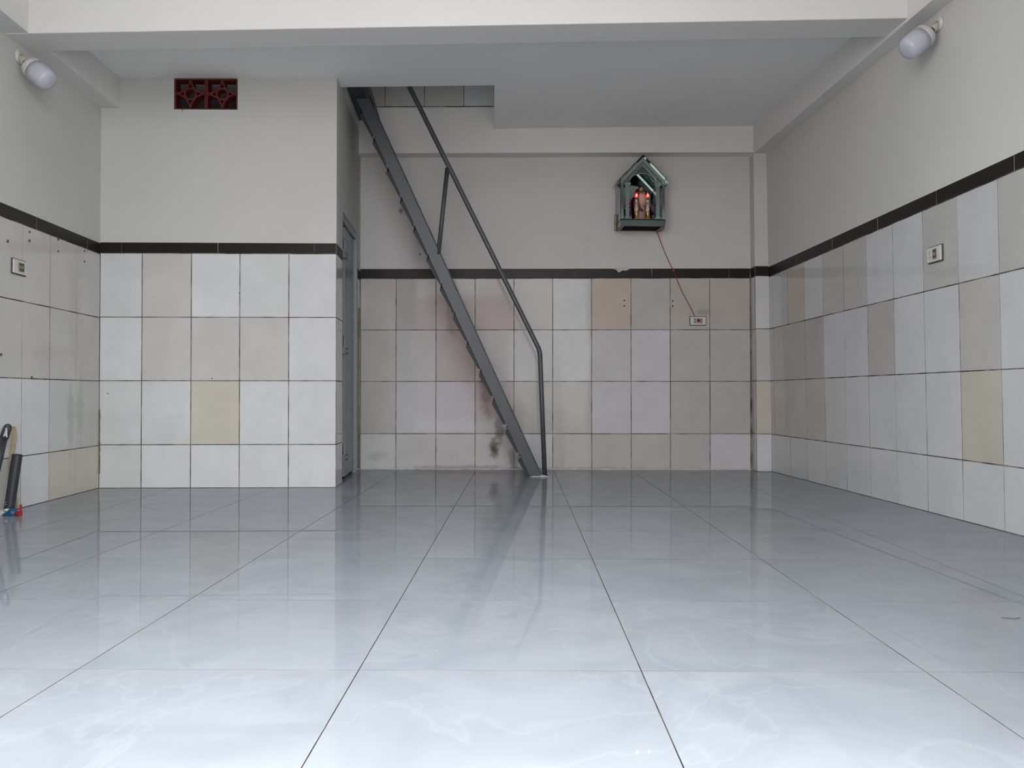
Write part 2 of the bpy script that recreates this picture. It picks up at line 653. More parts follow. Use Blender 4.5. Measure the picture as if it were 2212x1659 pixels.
def grout_bed(parent, F_, s0, s1, ztop, th=0.02, z0=0.0):
    q = [F_.p(s0, z0, -0.0045), F_.p(s1, z0, -0.0045), F_.p(s1, ztop, -0.0045), F_.p(s0, ztop, -0.0045)]
    mb = MB()
    mb.slab(q, -F_.n * th)
    return mb.build('grout_bed', M_GROUT, parent)


# ------------------------------------------------------------------ plan of the room
YT = -0.35                                    # the floor tiles run on a little outside
Y_BOX_L, Y_BOX_R = 5.175, 5.225
Y_PIL = 6.335


def ceil_z(x, y):
    return 2.583 + 0.0085 * (x + 1.8) + 0.02 * (y - 5.2)


# right wall: floor corner at the pilaster, its top, and where the floor line leaves the picture
rc0 = PY(1668, 1016, Y_PIL)
rc0.z = 0
rc1 = PY(1655, 331, Y_PIL)
rn = P(2212, 1159, (0, 0, 0), (0, 0, 1))
r_up = (rc1 - rc0) / rc1.z
r_e = (rn - rc0).normalized()                  # from the back corner towards the street
FR = Face(rc0, r_e, r_up, r_e.cross(r_up) * (1 if r_e.cross(r_up).x < 0 else -1))
R_LEN = (YF - rc0.y) / r_e.y
# left wall
lc = Vector((-2.635, Y_BOX_L, 0))
l_e = Vector((0.065, -1.0, 0)).normalized()
FL = Face(lc, l_e, (0, 0, 1), (1, 0.065, 0))
L_LEN = (YF - lc.y) / l_e.y
# box: front face and side face
bx0 = lc.copy()
bx1 = P(725.5, 1052, (0, Y_BOX_R, 0), (0, 1, 0))
bx1.z = 0
b_e = (bx1 - bx0).normalized()
FB = Face(bx0, b_e, (0, 0, 1), (b_e.y, -b_e.x, 0))
B_LEN = (bx1 - bx0).length
bk0 = PY(777.5, 1016, YB)
bk0.z = 0
s_e = (bk0 - bx1).normalized()                 # from the front corner to the back wall
FS = Face(bx1, s_e, (0, 0, 1), (s_e.y, -s_e.x, 0))
S_LEN = (bk0 - bx1).length
# back wall
FK = Face(bk0, (1, 0, 0), (0, 0, 1), (0, -1, 0))
K_R0 = PY(1621, 1010, YB).x - bk0.x            # right end at the floor and at the top
K_R1 = PY(1617, 345, YB).x - bk0.x

# ------------------------------------------------------------------ floor
floor = MB()
floor.slab([(-2.75, YT, -0.0035), (2.45, YT, -0.0035), (2.45, 6.55, -0.0035), (-2.75, 6.55, -0.0035)], (0, 0, -0.1))
floor = floor.build('floor', M_FGROUT, None, kind='structure')
FX = [0.2563 + 0.6 * k for k in range(-5, 5)]
FY = [1.771 + 0.5985 * k for k in range(-4, 9)]
for i in range(len(FX) - 1):
    for j in range(len(FY) - 1):
        x0, x1 = FX[i] + 0.0012, FX[i + 1] - 0.0012
        y0, y1 = FY[j] + 0.0006, FY[j + 1] - 0.0006
        # keep the tiles inside the room outline
        x0, x1 = max(x0, -2.64), min(x1, 2.26)
        y0, y1 = max(y0, YT), min(y1, YB - 0.006)
        if x1 - x0 < 0.03 or y1 - y0 < 0.03:
            continue
        ch, th = 0.00005, 0.0035
        a, b = random.uniform(-1, 1) * 0.0002, random.uniform(-1, 1) * 0.0002
        zt = lambda x, y: a * (x - x0) / 0.6 + b * (y - y0) / 0.6
        c = [(x0, y0), (x1, y0), (x1, y1), (x0, y1)]
        ci = [(x0 + ch, y0 + ch), (x1 - ch, y0 + ch), (x1 - ch, y1 - ch), (x0 + ch, y1 - ch)]
        vs_ = [(x, y, -th) for x, y in c] + [(x, y, -ch) for x, y in c] + [(x, y, zt(x, y)) for x, y in ci]
        fs = [(0, 1, 5, 4), (1, 2, 6, 5), (2, 3, 7, 6), (3, 0, 4, 7), (4, 5, 9, 8), (5, 6, 10, 9), (6, 7, 11, 10), (7, 4, 8, 11), (8, 9, 10, 11)]
        mb = MB()
        mb.add(vs_, fs)
        ft = mb.build('floor_tile', M_FLOOR, floor)
        ft.data.materials.append(M_FGROUT)
        for k in range(8):
            ft.data.polygons[k].material_index = 1
street = MB()
street.slab([(-30, -30, -0.02), (30, -30, -0.02), (30, YT, -0.02), (-30, YT, -0.02)], (0, 0, -0.2))
street.build('trim_9', M_STREET, None, kind='structure')

# houses across the street
M_PINKWALL = simple('facade_pink_render', (0.55, 0.27, 0.25), 0.9)
mb = MB()
mb.box((-3.4, -10.2, 0), (-0.2, -8.2, 3.1))
mb.build('wall_street', M_PINKWALL, None, kind='structure')

# ------------------------------------------------------------------ right wall
def zr(v0, v1):
    """joint height on the right wall from its pixel rows at the back corner and at the picture's edge"""
    q0 = FR.px(1664, v0)
    q1 = FR.px(2212, v1)
    return lin(FR.s_of(q0), q0.z, FR.s_of(q1), q1.z)


r_rows = [const(0.0), zr(937.6, 1011.7), zr(822.7, 795.8), zr(710, 578.6), zr(597, 361)]
r_b1 = zr(575, 325)
S0 = FR.s_of(FR.px(2171, 1140))
r_seams = [S0 + 0.2985 * k for k in range(-9, 13)]
r_seams = [0.0] + [s for s in r_seams if 0.03 < s < R_LEN] + [R_LEN]
rb = [FR.s_of(FR.px(u, v)) for u, v in ((1720, 560), (1798, 523), (1892, 480), (2020, 424), (2192, 345))]
dbs = (rb[-1] - rb[0]) / 4
rb = [0.0, rb[0]] + [rb[0] + dbs * k for k in range(1, 14)]
rb = [s for s in rb if s < R_LEN] + [R_LEN]
wr = MB()
wr.slab([FR.p(0, r_b1(0)), FR.p(R_LEN, r_b1(R_LEN)), FR.p(R_LEN, 3.2), FR.p(0, 3.2)], -FR.n * 0.14)
wr.slab([FR.p(0, -0.02, -0.024), FR.p(R_LEN, -0.02, -0.024), FR.p(R_LEN, r_b1(R_LEN), -0.024), FR.p(0, r_b1(0), -0.024)], -FR.n * 0.116)
wall_r = wr.build('wall_right', M_PLASTER, None, kind='structure')
mb = MB()
mb.slab([FR.p(0, 0, -0.0045), FR.p(R_LEN, 0, -0.0045), FR.p(R_LEN, r_b1(R_LEN) - .002, -0.0045), FR.p(0, r_b1(0) - .002, -0.0045)], -FR.n * 0.0195)
mb.build('grout_bed', M_GROUT, wall_r)
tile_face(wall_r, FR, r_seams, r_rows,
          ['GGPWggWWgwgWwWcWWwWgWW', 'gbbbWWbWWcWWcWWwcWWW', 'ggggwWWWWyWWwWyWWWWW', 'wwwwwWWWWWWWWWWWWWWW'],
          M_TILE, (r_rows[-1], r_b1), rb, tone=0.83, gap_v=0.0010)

# ------------------------------------------------------------------ left wall
ls = [FL.s_of(FL.px(u, v)) for u, v in ((163, 900), (106, 900), (46, 900))]
dl = (ls[2] - ls[0]) / 2
l_seams = [0.0, ls[0], ls[1], ls[2]] + [ls[2] + dl * k for k in range(1, 16)]
l_seams = [s for s in l_seams if s < L_LEN] + [L_LEN]
l_rows = [const(0), const(0.2665), const(0.669), const(1.067), const(1.4665)]
l_b1 = const(1.534)
lb = [FL.s_of(FL.px(u, v)) for u, v in ((188, 525), (79, 480))]
lb = [0.0] + [lb[0] + (lb[1] - lb[0]) * k for k in range(0, 10)]
lb = [s for s in lb if s < L_LEN] + [L_LEN]
wl = MB()
wl.slab([FL.p(-1.45, 1.534), FL.p(L_LEN, 1.534), FL.p(L_LEN, 3.2), FL.p(-1.45, 3.2)], -FL.n * 0.14)
wl.slab([FL.p(-1.45, -0.02, -0.024), FL.p(L_LEN, -0.02, -0.024), FL.p(L_LEN, 1.534, -0.024), FL.p(-1.45, 1.534, -0.024)], -FL.n * 0.116)
wall_l = wl.build('wall_left', M_PLASTER, None, kind='structure')
grout_bed(wall_l, FL, 0, L_LEN, 1.532, 0.0195)
tile_face(wall_l, FL, l_seams, l_rows, ['ccccccWcWcWWcWcWWW', 'CcccccWWcWcWWWcWcW', 'gGWWWcWcWWWWcWWWWW', 'yyWgWWWyWWWWWcWWWW'], M_TILE_LEFT, (const(1.4665), l_b1), lb, gap_v=0.0010)

# ------------------------------------------------------------------ partition box: front face
def zb(v):
    return FB.px(460, v).z


b_seams = [0.0] + [FB.s_of(FB.px(u, 800)) for u in (306, 412.5, 517.5, 623.5)] + [B_LEN]
b_rows = [const(0)] + [const(zb(v)) for v in (960.5, 822.5, 685.3, 547.5)]
b_top = zb(524.5)
bb = [0.0] + [FB.s_of(FB.px(u, 536)) for u in (262.5, 471, 679)] + [B_LEN]
# vent opening
v0, v1 = FB.px(375.5, 236), FB.px(513.5, 168)
vs0, vs1, vz0, vz1 = FB.s_of(v0), FB.s_of(v1), v0.z, v1.z
wb = MB()
TH = 0.1
for (a, b, z0, z1) in ((0, vs0, b_top, 2.7), (vs1, B_LEN, b_top, 2.7), (vs0, vs1, b_top, vz0), (vs0, vs1, vz1, 2.7)):
    wb.slab([FB.p(a, z0), FB.p(b, z0), FB.p(b, z1), FB.p(a, z1)], -FB.n * TH)
wb.slab([FB.p(0, -0.02, -0.024), FB.p(B_LEN - 0.024, -0.02, -0.024), FB.p(B_LEN - 0.024, b_top, -0.024), FB.p(0, b_top, -0.024)], -FB.n * (TH - 0.024))
wall_bx = wb.build('wall_partition', M_PLASTER, None, kind='structure')
grout_bed(wall_bx, FB, 0, B_LEN - 0.006, b_top - .002, 0.0195)
tile_face(wall_bx, FB, b_seams, b_rows, ['wcWwW', 'WcccW', 'wwyWW', 'wWWWW'], M_TILE, (b_rows[-1], const(b_top)), bb)

# partition box: side face with the door
def zs(v):
    return FS.px(732, v).z


sd0 = FS.s_of(FS.px(739.5, 800))
sd1 = FS.s_of(FS.px(771.5, 800))
d_top = FS.px(741, 466).z
d_top = 0.5 * (d_top + FS.px(768, 491).z)
s_rows = [r for r in b_rows]
ws = MB()
ws.slab([FS.p(0.1, b_top), FS.p(sd0, b_top), FS.p(sd0, 2.7), FS.p(0.1, 2.7)], -FS.n * TH)
ws.slab([FS.p(sd1, b_top), FS.p(S_LEN, b_top), FS.p(S_LEN, 2.7), FS.p(sd1, 2.7)], -FS.n * TH)
ws.slab([FS.p(sd0, d_top), FS.p(sd1, d_top), FS.p(sd1, 2.7), FS.p(sd0, 2.7)], -FS.n * TH)
ws.slab([FS.p(0.1, -0.02, -0.024), FS.p(sd0, -0.02, -0.024), FS.p(sd0, b_top, -0.024), FS.p(0.1, b_top, -0.024)], -FS.n * (TH - 0.024))
ws.slab([FS.p(sd1, -0.02, -0.024), FS.p(S_LEN, -0.02, -0.024), FS.p(S_LEN, b_top, -0.024), FS.p(sd1, b_top, -0.024)], -FS.n * (TH - 0.024))
# rear of the little room, closing it
ws.slab([bx0 + V(-0.05, 1.29, 0), bk0 + V(-0.05, 0.02, 0), bk0 + V(-0.05, 0.02, 2.7), bx0 + V(-0.05, 1.29, 2.7)], (0, 0.1, 0))
wall_s = ws.build('wall_partition_side', M_PLASTER, None, kind='structure')
grout_bed(wall_s, FS, 0.025, sd0, b_top - .002, 0.0195)
grout_bed(wall_s, FS, sd1, S_LEN, b_top - .002, 0.0195)
tile_face(wall_s, FS, [0.0, sd0], s_rows, ['G', 'G', 'w', 'w'], M_TILE, (b_rows[-1], const(b_top)), [0.0, sd0])
tile_face(wall_s, FS, [sd1, S_LEN], s_rows, ['g', 'g', 'g', 'g'], M_TILE, (b_rows[-1], const(b_top)), [sd1, S_LEN])
mb = MB()
mb.tube([FS.p(S_LEN - 0.1, 0.02, 0.006), FS.p(S_LEN - 0.1, 1.25, 0.006)], 0.006, 8)
mb.build('conduit', M_BEIGE, wall_s)

# ------------------------------------------------------------------ door in the side face
D0, D1, DT = sd0 + 0.004, sd1 - 0.004, d_top - 0.004
door = empty('door_1', FS.p((D0 + D1) / 2, 0), kind='structure')
inv = Matrix.Translation(-door.location)


def dslab(name, s0, s1, z0, z1, o0, o1, mat, parent=None, bevel=0.0):
    m = MB()
    q = [inv @ FS.p(s0, z0, o0), inv @ FS.p(s1, z0, o0), inv @ FS.p(s1, z1, o0), inv @ FS.p(s0, z1, o0)]
    m.slab(q, FS.n * (o1 - o0))
    return m.build(name, mat, parent or door, bevel)


dslab('door_jamb', D0, D0 + 0.045, 0.0, DT, -0.06, -0.012, M_DOOR, None, 0.003)
dslab('door_jamb', D1 - 0.05, D1, 0.0, DT, -0.06, 0.004, M_DOOR, None, 0.003)
dslab('door_head', D0 + 0.046, D1 - 0.051, DT - 0.05, DT, -0.06, -0.004, M_DOOR, None, 0.003)
leaf = dslab('door_leaf', D0 + 0.05, D1 - 0.056, 0.018, DT - 0.054, -0.055, -0.040, M_STEEL_D)  # leaf colour darkened to stand in for shade in the stile gaps
st0 = FS.s_of(FS.px(748.5, 800))
st1 = FS.s_of(FS.px(758.0, 800))
dslab('stile', D0 + 0.052, st0 - 0.028, 0.02, DT - 0.056, -0.0395, -0.022, M_DOOR, leaf, 0.002)
dslab('stile', st0 + 0.018, st1 - 0.020, 0.02, DT - 0.056, -0.0395, -0.016, M_DOOR, leaf, 0.002)
dslab('panel', st1 + 0.020, D1 - 0.058, 0.02, DT - 0.056, -0.0395, -0.020, M_DOOR, leaf, 0.002)
for v in (549, 757, 989):
    zc = FS.px(749, v).z
    hg = dslab('hinge', st0 - 0.05, st0 + 0.15, zc - 0.028, zc + 0.028, -0.021, -0.012, M_DOOR, None, 0.002)
    m = MB()
    m.tube([inv @ FS.p(st0 - 0.03, zc + 0.0, -0.010), inv @ FS.p(st0 - 0.03, zc + 0.10, -0.010)], 0.008, 8)
    m.build('pin', M_DOOR, hg)
    for ds in (0.06, 0.12):
        for dz in (-0.016, 0.016):
            m = MB()
            m.ball(inv @ FS.p(st0 + ds, zc + dz, -0.0115), 0.005, 8, 6)
            m.build('screw', M_DARK, hg)
dslab('slide_bolt', D0 + 0.07, D0 + 0.09, DT - 0.30, DT - 0.12, -0.022, -0.012, M_DARK)
dslab('bottom_gap', D0 + 0.05, D1 - 0.05, 0.0, 0.017, -0.055, -0.03, M_DARK)

# ------------------------------------------------------------------ back wall
def zk(v):
    return FK.px(1200, v).z


k_seams = [0.0] + [FK.s_of(FK.px(u, 800)) for u in (855.5, 941.7, 1026.3, 1110.2, 1194, 1278, 1363.3, 1448, 1533.5)]
k_seams.append(PY(1635, 1016, Y_PIL).x - 0.014 - bk0.x)
k_rows = [const(0)] + [const(zk(v)) for v in (937, 824, 712.5, 601.5)]
k_top = zk(580.5)
kb = [0.0] + [FK.s_of(FK.px(u, 590)) for u in (906, 1074.5, 1241, 1408, 1575)] + [k_seams[-1]]
KR = k_seams[-1] + 0.35
wk = MB()
wk.slab([FK.p(-0.1, k_top), FK.p(KR, k_top), FK.p(KR, 2.75), FK.p(-0.1, 2.75)], (0, 0.14, 0))
wk.slab([FK.p(-0.1, -0.02, -0.024), FK.p(KR, -0.02, -0.024), FK.p(KR, k_top, -0.024), FK.p(-0.1, k_top, -0.024)], (0, 0.116, 0))
wall_k = wk.build('wall_back', M_PLASTER_BACK, None, kind='structure')
grout_bed(wall_k, FK, 0, k_seams[-1] + 0.02, k_top - .002, 0.0195)
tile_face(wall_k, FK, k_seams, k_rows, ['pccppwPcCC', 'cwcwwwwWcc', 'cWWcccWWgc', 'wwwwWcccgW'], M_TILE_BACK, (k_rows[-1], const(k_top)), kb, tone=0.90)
# cement squeezed out along the foot of the wall
mb = MB()
rng = random.Random(3)
n = 60
top, bot = [], []
for i in range(n + 1):
    s = k_seams[-1] * i / n
    top.append(FK.p(s, 0.006 + 0.012 * rng.random() ** 2, 0.002))
    bot.append(FK.p(s, 0.0005, 0.006 + 0.008 * rng.random()))
vsl = top + bot + [FK.p(k_seams[-1] * i / n, 0.0, -0.002) for i in range(n + 1)]
fs = [(i, i + 1, n + 2 + i, n + 1 + i) for i in range(n)]
mb.add(vsl, fs)
mb.build('cement_fillet', M_CEMENT, wall_k)
# chipped plaster over the border
mb = MB()
pts = [(1318, 580), (1330, 582), (1337, 589), (1345, 584), (1352, 585), (1362, 580), (1350, 577), (1335, 578)]
mb.slab([FK.px(u, v) + V(0, -0.0015, 0) for u, v in pts], (0, -0.005, 0))
mb.build('plaster_chip', M_MORTAR, wall_k)
for (u, v) in ((1348.5, 649), (1348.5, 660.5), (1453, 650), (1453, 661), (907, 549.5), (1349, 595)):
    c = FK.px(u, v)
    mb = MB()
    mb.lathe([(0.006, 0), (0.0055, 0.0018), (0.003, 0.002)], 10, Matrix.Translation(c) @ Matrix.Rotation(math.pi / 2, 4, 'X'))
    mb.build('drill_hole', M_DARK, wall_k)

# ------------------------------------------------------------------ pilaster at the right end of the back wall
pl0, pl1 = PY(1635, 1016, Y_PIL), PY(1628, 335, Y_PIL)
pl0.z = 0
p_up = (pl1 - pl0) / pl1.z
FP = Face(pl0, (1, 0, 0), p_up, (0, -1, 0))
P_W = rc0.x - pl0.x
z_pt = rc1.z
FPS = Face(pl0, (0, 1, 0), p_up, (-1, 0, 0))
P_D = YB - Y_PIL
# the side stays tied to the tilted front edge
mb = MB()
q0, q1 = k_top, 2.75


def pil_ring(z, ins):
    a = FP.p(ins, z, -ins)
    b = FP.p(P_W + 0.05, z, -ins)
    return [a, b, b + V(0, P_D + 0.05, 0), a + V(0, P_D + 0.05, 0)]


for za, zb_, ins in ((-0.02, k_top, 0.024), (k_top, 2.75, 0.0)):
    r0, r1 = pil_ring(za, ins), pil_ring(zb_, ins)
    mb.add(r0 + r1, [(3, 2, 1, 0), (4, 5, 6, 7), (0, 1, 5, 4), (1, 2, 6, 5), (2, 3, 7, 6), (3, 0, 4, 7)])
pil = mb.build('wall_pilaster', M_PLASTER, None, kind='structure')
grout_bed(pil, FP, 0.006, P_W, k_top - .002, 0.0195)
grout_bed(pil, FPS, 0.006, P_D, k_top - .002, 0.0195)
p_rows = [const(0)] + [const(PY(1645, v, Y_PIL).z) for v in (937.5, 823, 710.5, 596)]
p_top = PY(1645, 575, Y_PIL).z
tile_face(pil, FP, [0, P_W], p_rows, ['w', 'c', 'y', 'W'], M_TILE, (p_rows[-1], const(p_top)), [0, P_W])
tile_face(pil, FPS, [0, P_D - 0.002], p_rows, ['c', 'c', 'c', 'c'], M_TILE, (p_rows[-1], const(p_top)), [0, P_D - 0.002])

# ------------------------------------------------------------------ ceiling with the stair opening
ox0, ox1 = PY(737, 181, 5.39).x, PY(1068, 187, 5.39).x
oy0 = 5.39
oy1 = Y_PIL + 0.01
ox0b, ox1b = bk0.x, PY(1064, 271, oy1).x
CT = 0.15
mb = MB()


def cslab(pts):
    lo = [Vector((x, y, ceil_z(x, y))) for x, y in pts]
    mb.slab(lo, (0, 0, CT))


cslab([(-2.85, 4.2), (2.5, 4.2), (2.5, oy0), (-2.85, oy0)])
ZF = 2.78                                     # unseen front ceiling, raised so more daylight reaches the cross beam
mb.slab([(-2.85, YF, ZF), (2.5, YF, ZF), (2.5, 4.31, ZF), (-2.85, 4.31, ZF)], (0, 0, CT))
cslab([(ox1, oy0), (2.5, oy0), (2.5, 6.6), (ox1b, 6.6)])
cslab([(-2.85, oy0), (ox0 - 0.004, oy0), (ox0b - 0.004, 6.6), (-2.85, 6.6)])
mb.build('ceiling', M_CEIL, None, kind='structure')

# beams: across the room, over the back wall, along both side walls
def zpx(u, v, y):
    return PY(u, v, y).z


mb = MB()
x0, x1 = -2.75, 2.2
zl = lambda x: 2.383 + (2.44 - 2.383) * (x + 2.45) / 4.36
for_z = [zl(x0), zl(x1)]
q = [(x0, 4.09, for_z[0]), (x1, 4.09, for_z[1]), (x1, 4.305, for_z[1]), (x0, 4.305, for_z[0])]
mb.slab(q, (0, 0, 0.72))
mb.build('trim_1', M_TRIM, None, bevel=0.004, kind='structure')
mb = MB()
zbk = zpx(1200, 330, Y_PIL)
mb.slab([(bk0.x - 0.05, Y_PIL, zbk), (2.0, Y_PIL, zbk), (2.0, YB + 0.05, zbk), (bk0.x - 0.05, YB + 0.05, zbk)], (0, 0, 0.355))
mb.build('trim_2', M_TRIM, None, bevel=0.003, kind='structure')
mb = MB()
ztop = 2.8
w = FL.p(0, 2.385)
lw = 0.117
mb.slab([FL.p(-0.02, 2.385, -0.05), FL.p(L_LEN, 2.385, -0.05), FL.p(L_LEN, 2.385, lw), FL.p(-0.02, 2.385, lw)], (0, 0, 0.35))
mb.build('trim_3', M_TRIM, None, bevel=0.003, kind='structure')
mb = MB()
rw = (PY(1655, 331, Y_PIL).x - PY(1627.5, 331, Y_PIL).x)
rz = rc1.z
up_n = FR.n
mb.slab([FR.p(-0.15, rz, -0.05), FR.p(R_LEN, rz, -0.05), FR.p(R_LEN, rz, rw), FR.p(-0.15, rz, rw)], (0, 0, 0.35))
mb.build('trim_4', M_TRIM, None, bevel=0.003, kind='structure')

# ------------------------------------------------------------------ upper storey seen through the opening
up0 = zpx(950, 230, Y_PIL)
FU = Face((bk0.x, Y_PIL, 0), (1, 0, 0), (0, 0, 1), (0, -1, 0))
mb = MB()
mb.slab([(-1.6, Y_PIL + 0.024, zbk + 0.36), (2.2, Y_PIL + 0.024, zbk + 0.36), (2.2, Y_PIL + 0.024, 5.0), (-1.6, Y_PIL + 0.024, 5.0)], (0, 0.12, 0))
wall_u = mb.build('wall_upper', M_PLASTER, None, kind='structure')
grout_bed(wall_u, FU, -0.1, 3.1, 4.2, 0.0195, z0=up0)
us = [FU.s_of(FU.px(u, 210)) for u in (832, 917, 1002)]
u_seams = [us[0] - (us[1] - us[0]) * 1.0] + us + [us[2] + (us[2] - us[1]) * k for k in range(1, 6)]
for i in range(len(u_seams) - 1):
    for r in range(3):
        a, b = u_seams[i] + GAP, u_seams[i + 1] - GAP
        z0, z1 = up0 + r * 0.4 + GAP, up0 + (r + 1) * 0.4 - GAP
        make_tile('tile', FU, [(a, z0), (b, z0), (b, z1), (a, z1)], wall_u, M_TILE, TINT['cgcw'[(i + r) % 4]])
mb = MB()
mb.box((-2.95, YF, 2.74), (-2.83, 6.6, 5.0))
mb.box((2.48, YF, 2.74), (2.6, 6.6, 5.0))
mb.box((-2.95, YF - 0.1, 5.0), (2.6, 6.7, 5.12))
mb.box((-2.95, 6.6, 0.0), (2.6, 6.7, 5.0))
mb.box((-2.95, YF - 0.1, ZF - 0.02), (2.6, YF, 3.9))
mb.box((-2.95, YF - 0.1, -0.02), (FRONT_X0, YF, ZF - 0.02))  # unseen front piers, added to narrow and steer the incoming daylight
mb.box((FRONT_X1, YF - 0.1, -0.02), (2.6, YF, ZF - 0.02))
mb.box((-2.95, YF - 0.1, 4.7), (2.6, YF, 5.0))
mb.box((-2.95, YF - 0.1, 3.9), (-0.3, YF, 4.7))
mb.box((0.3, YF - 0.1, 3.9), (2.6, YF, 4.7))
mb.build('wall_upper_shell', M_PLASTER, None, kind='structure')

# ------------------------------------------------------------------ steel stair
sA, sB = Vector((0.12, 5.91, 0)), Vector((-1.08, 5.74, 0))
s_dir = (sA - sB).normalized()
s_n = Vector((s_dir.y, -s_dir.x, 0))            # towards the camera
SP = lambda u, v: P(u, v, sA, s_n)
foot = SP(1160, 1030)
stair = empty('steel_stair', (foot.x, foot.y, 0), label='steep grey painted steel stair with tube handrail rising to the ceiling opening', category='stair')
o0 = stair.location.copy()
rel = lambda p: Vector(p) - o0
SW = 0.385                                       # clear width to the rear stringer
back = Vector((0, 1, 0))
eL = lambda v: 769 + (1144.5 - 769) * (v - 212) / (1031 - 212)
eR = lambda v: 797 + (1169.5 - 797) * (v - 212) / (1031 - 212)


quad = [SP(eL(1032), 1032), SP(eR(1032), 1032), SP(eR(212), 212), SP(eL(212), 212)]
quad[0].z = quad[1].z = 0.0
for kdep in (0.0, SW):
    m = MB()
    m.slab([rel(q) + back * kdep for q in quad], back * 0.03)
    st = m.build('stringer', M_STEEL, stair, 0.002)
    # turned-in lips of the channel
    for side in (0, 1):
        m = MB()
        a, b = (quad[0], quad[3]) if side == 0 else (quad[1], quad[2])
        d = (b - a).normalized()
        off = d.cross(back).normalized() * (0.0016 if side else -0.0016)
        m.bar(rel(a + off) + back * (kdep + 0.03), rel(b + off) + back * (kdep + 0.03), 0.0035, 0.058, back)
        m.build('flange', M_STEEL, st)
notch = [235, 297, 361, 425, 487.5, 550, 613, 675, 736.5, 798, 859.5, 921, 982.5]
span = back * (SW - 0.002)
for k, v in enumerate(notch):
    N = SP(eL(v) - 0.5, v)
    A = SP(eL(v + 14) - 9.5, v + 14)
    Bp = SP(eL(v + 57) - 5.0, v + 57)
    Rr = SP(eR(v) + 1.0, v)
    Rr.z = N.z
    th = Vector((0, 0, -0.004))
    m = MB()
    m.slab([rel(N) + back * 0.031, rel(Rr) + back * 0.031, rel(Rr) + back * (SW - 0.001), rel(N) + back * (SW - 0.001)], th)
    t = m.build('tread', M_STEEL_D, stair)
    m = MB()
    m.slab([rel(N), rel(A), rel(A) + span, rel(N) + span], Vector((0.003, 0, 0.002)))
    m.build('tread_lip', M_STEEL, t)
    m = MB()
    m.slab([rel(A), rel(Bp), rel(Bp) + span, rel(A) + span], Vector((0.003, 0, 0.001)))
    rp = m.build('riser_plate', M_STEEL_D, stair)
    m = MB()
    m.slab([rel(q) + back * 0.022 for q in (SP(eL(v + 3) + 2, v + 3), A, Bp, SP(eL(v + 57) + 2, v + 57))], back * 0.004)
    m.build('side_web', M_STEEL_SHADE, rp)
    m = MB()
    m.ball(rel(SP(eL(v) + 1.2, v + 1)) + Vector((0, -0.001, 0)), (0.004, 0.002, 0.006), 8, 6)
    m.build('weld_gap', M_DARK, stair)
# landing plate at the head of the stair
zl_ = 2.672
m = MB()
lpb = PY(818, 260, 6.325)
zl_ = lpb.z
pa, pb = FS.p(0.24, zl_, 0.003), FS.p((6.325 - bx1.y) / s_e.y, zl_, 0.003)
m.slab([rel(pa), rel((-1.01, pa.y, zl_)), rel((lpb.x + 0.01, 6.325, zl_)), rel(pb)], (0, 0, 0.006))
lp = m.build('landing_plate', M_STEEL_D, stair)
m = MB()
m.bar(rel((-1.03, 5.47, zl_ - 0.02)), rel((lpb.x - 0.01, 6.32, zl_ - 0.02)), 0.035, 0.035)
m.build('angle_iron', M_STEEL, lp)
# handrail and brace
rl = lambda v: 881.5 + (1166 - 881.5) * (v - 181) / (757 - 181)
path = [SP(rl(40), 40), SP(rl(181), 181), SP(rl(500), 500), SP(rl(752), 752), SP(1166.6, 764), SP(1170, 850), SP(1177, 1031)]
path[-1].z = 0.0
m = MB()
m.tube([rel(p) + back * 0.016 for p in path], 0.0168, 14)
m.build('handrail', M_STEEL, stair)
m = MB()
m.tube([rel(SP(946.5, 549)) + back * 0.012, rel(SP(966, 362)) + back * 0.016], 0.0158, 12)
m.build('brace', M_STEEL, stair)
m = MB()
loop = [(1170, 1024), (1164, 1019), (1162, 1014), (1167, 1011.5), (1172, 1014), (1172, 1023)]
m.tube([rel(SP(u, v)) + back * 0.01 for u, v in loop], 0.0025, 6)
m.build('tie_wire', M_STEEL, stair)
# blob of mortar at the foot
m = MB()
c = SP(1173, 1031)
m.ball((c.x, c.y - 0.012, 0.004), (0.028, 0.014, 0.010), 12, 8)
m.ball((c.x - 0.05, c.y - 0.008, 0.002), (0.045, 0.010, 0.005), 12, 8)
m.ball((c.x + 0.02, c.y - 0.015, 0.002), (0.02, 0.012, 0.006), 12, 8)
m.build('mortar_blob', M_MORTAR, None, label='white mortar smear on the floor at the foot of the stair', category='mortar')

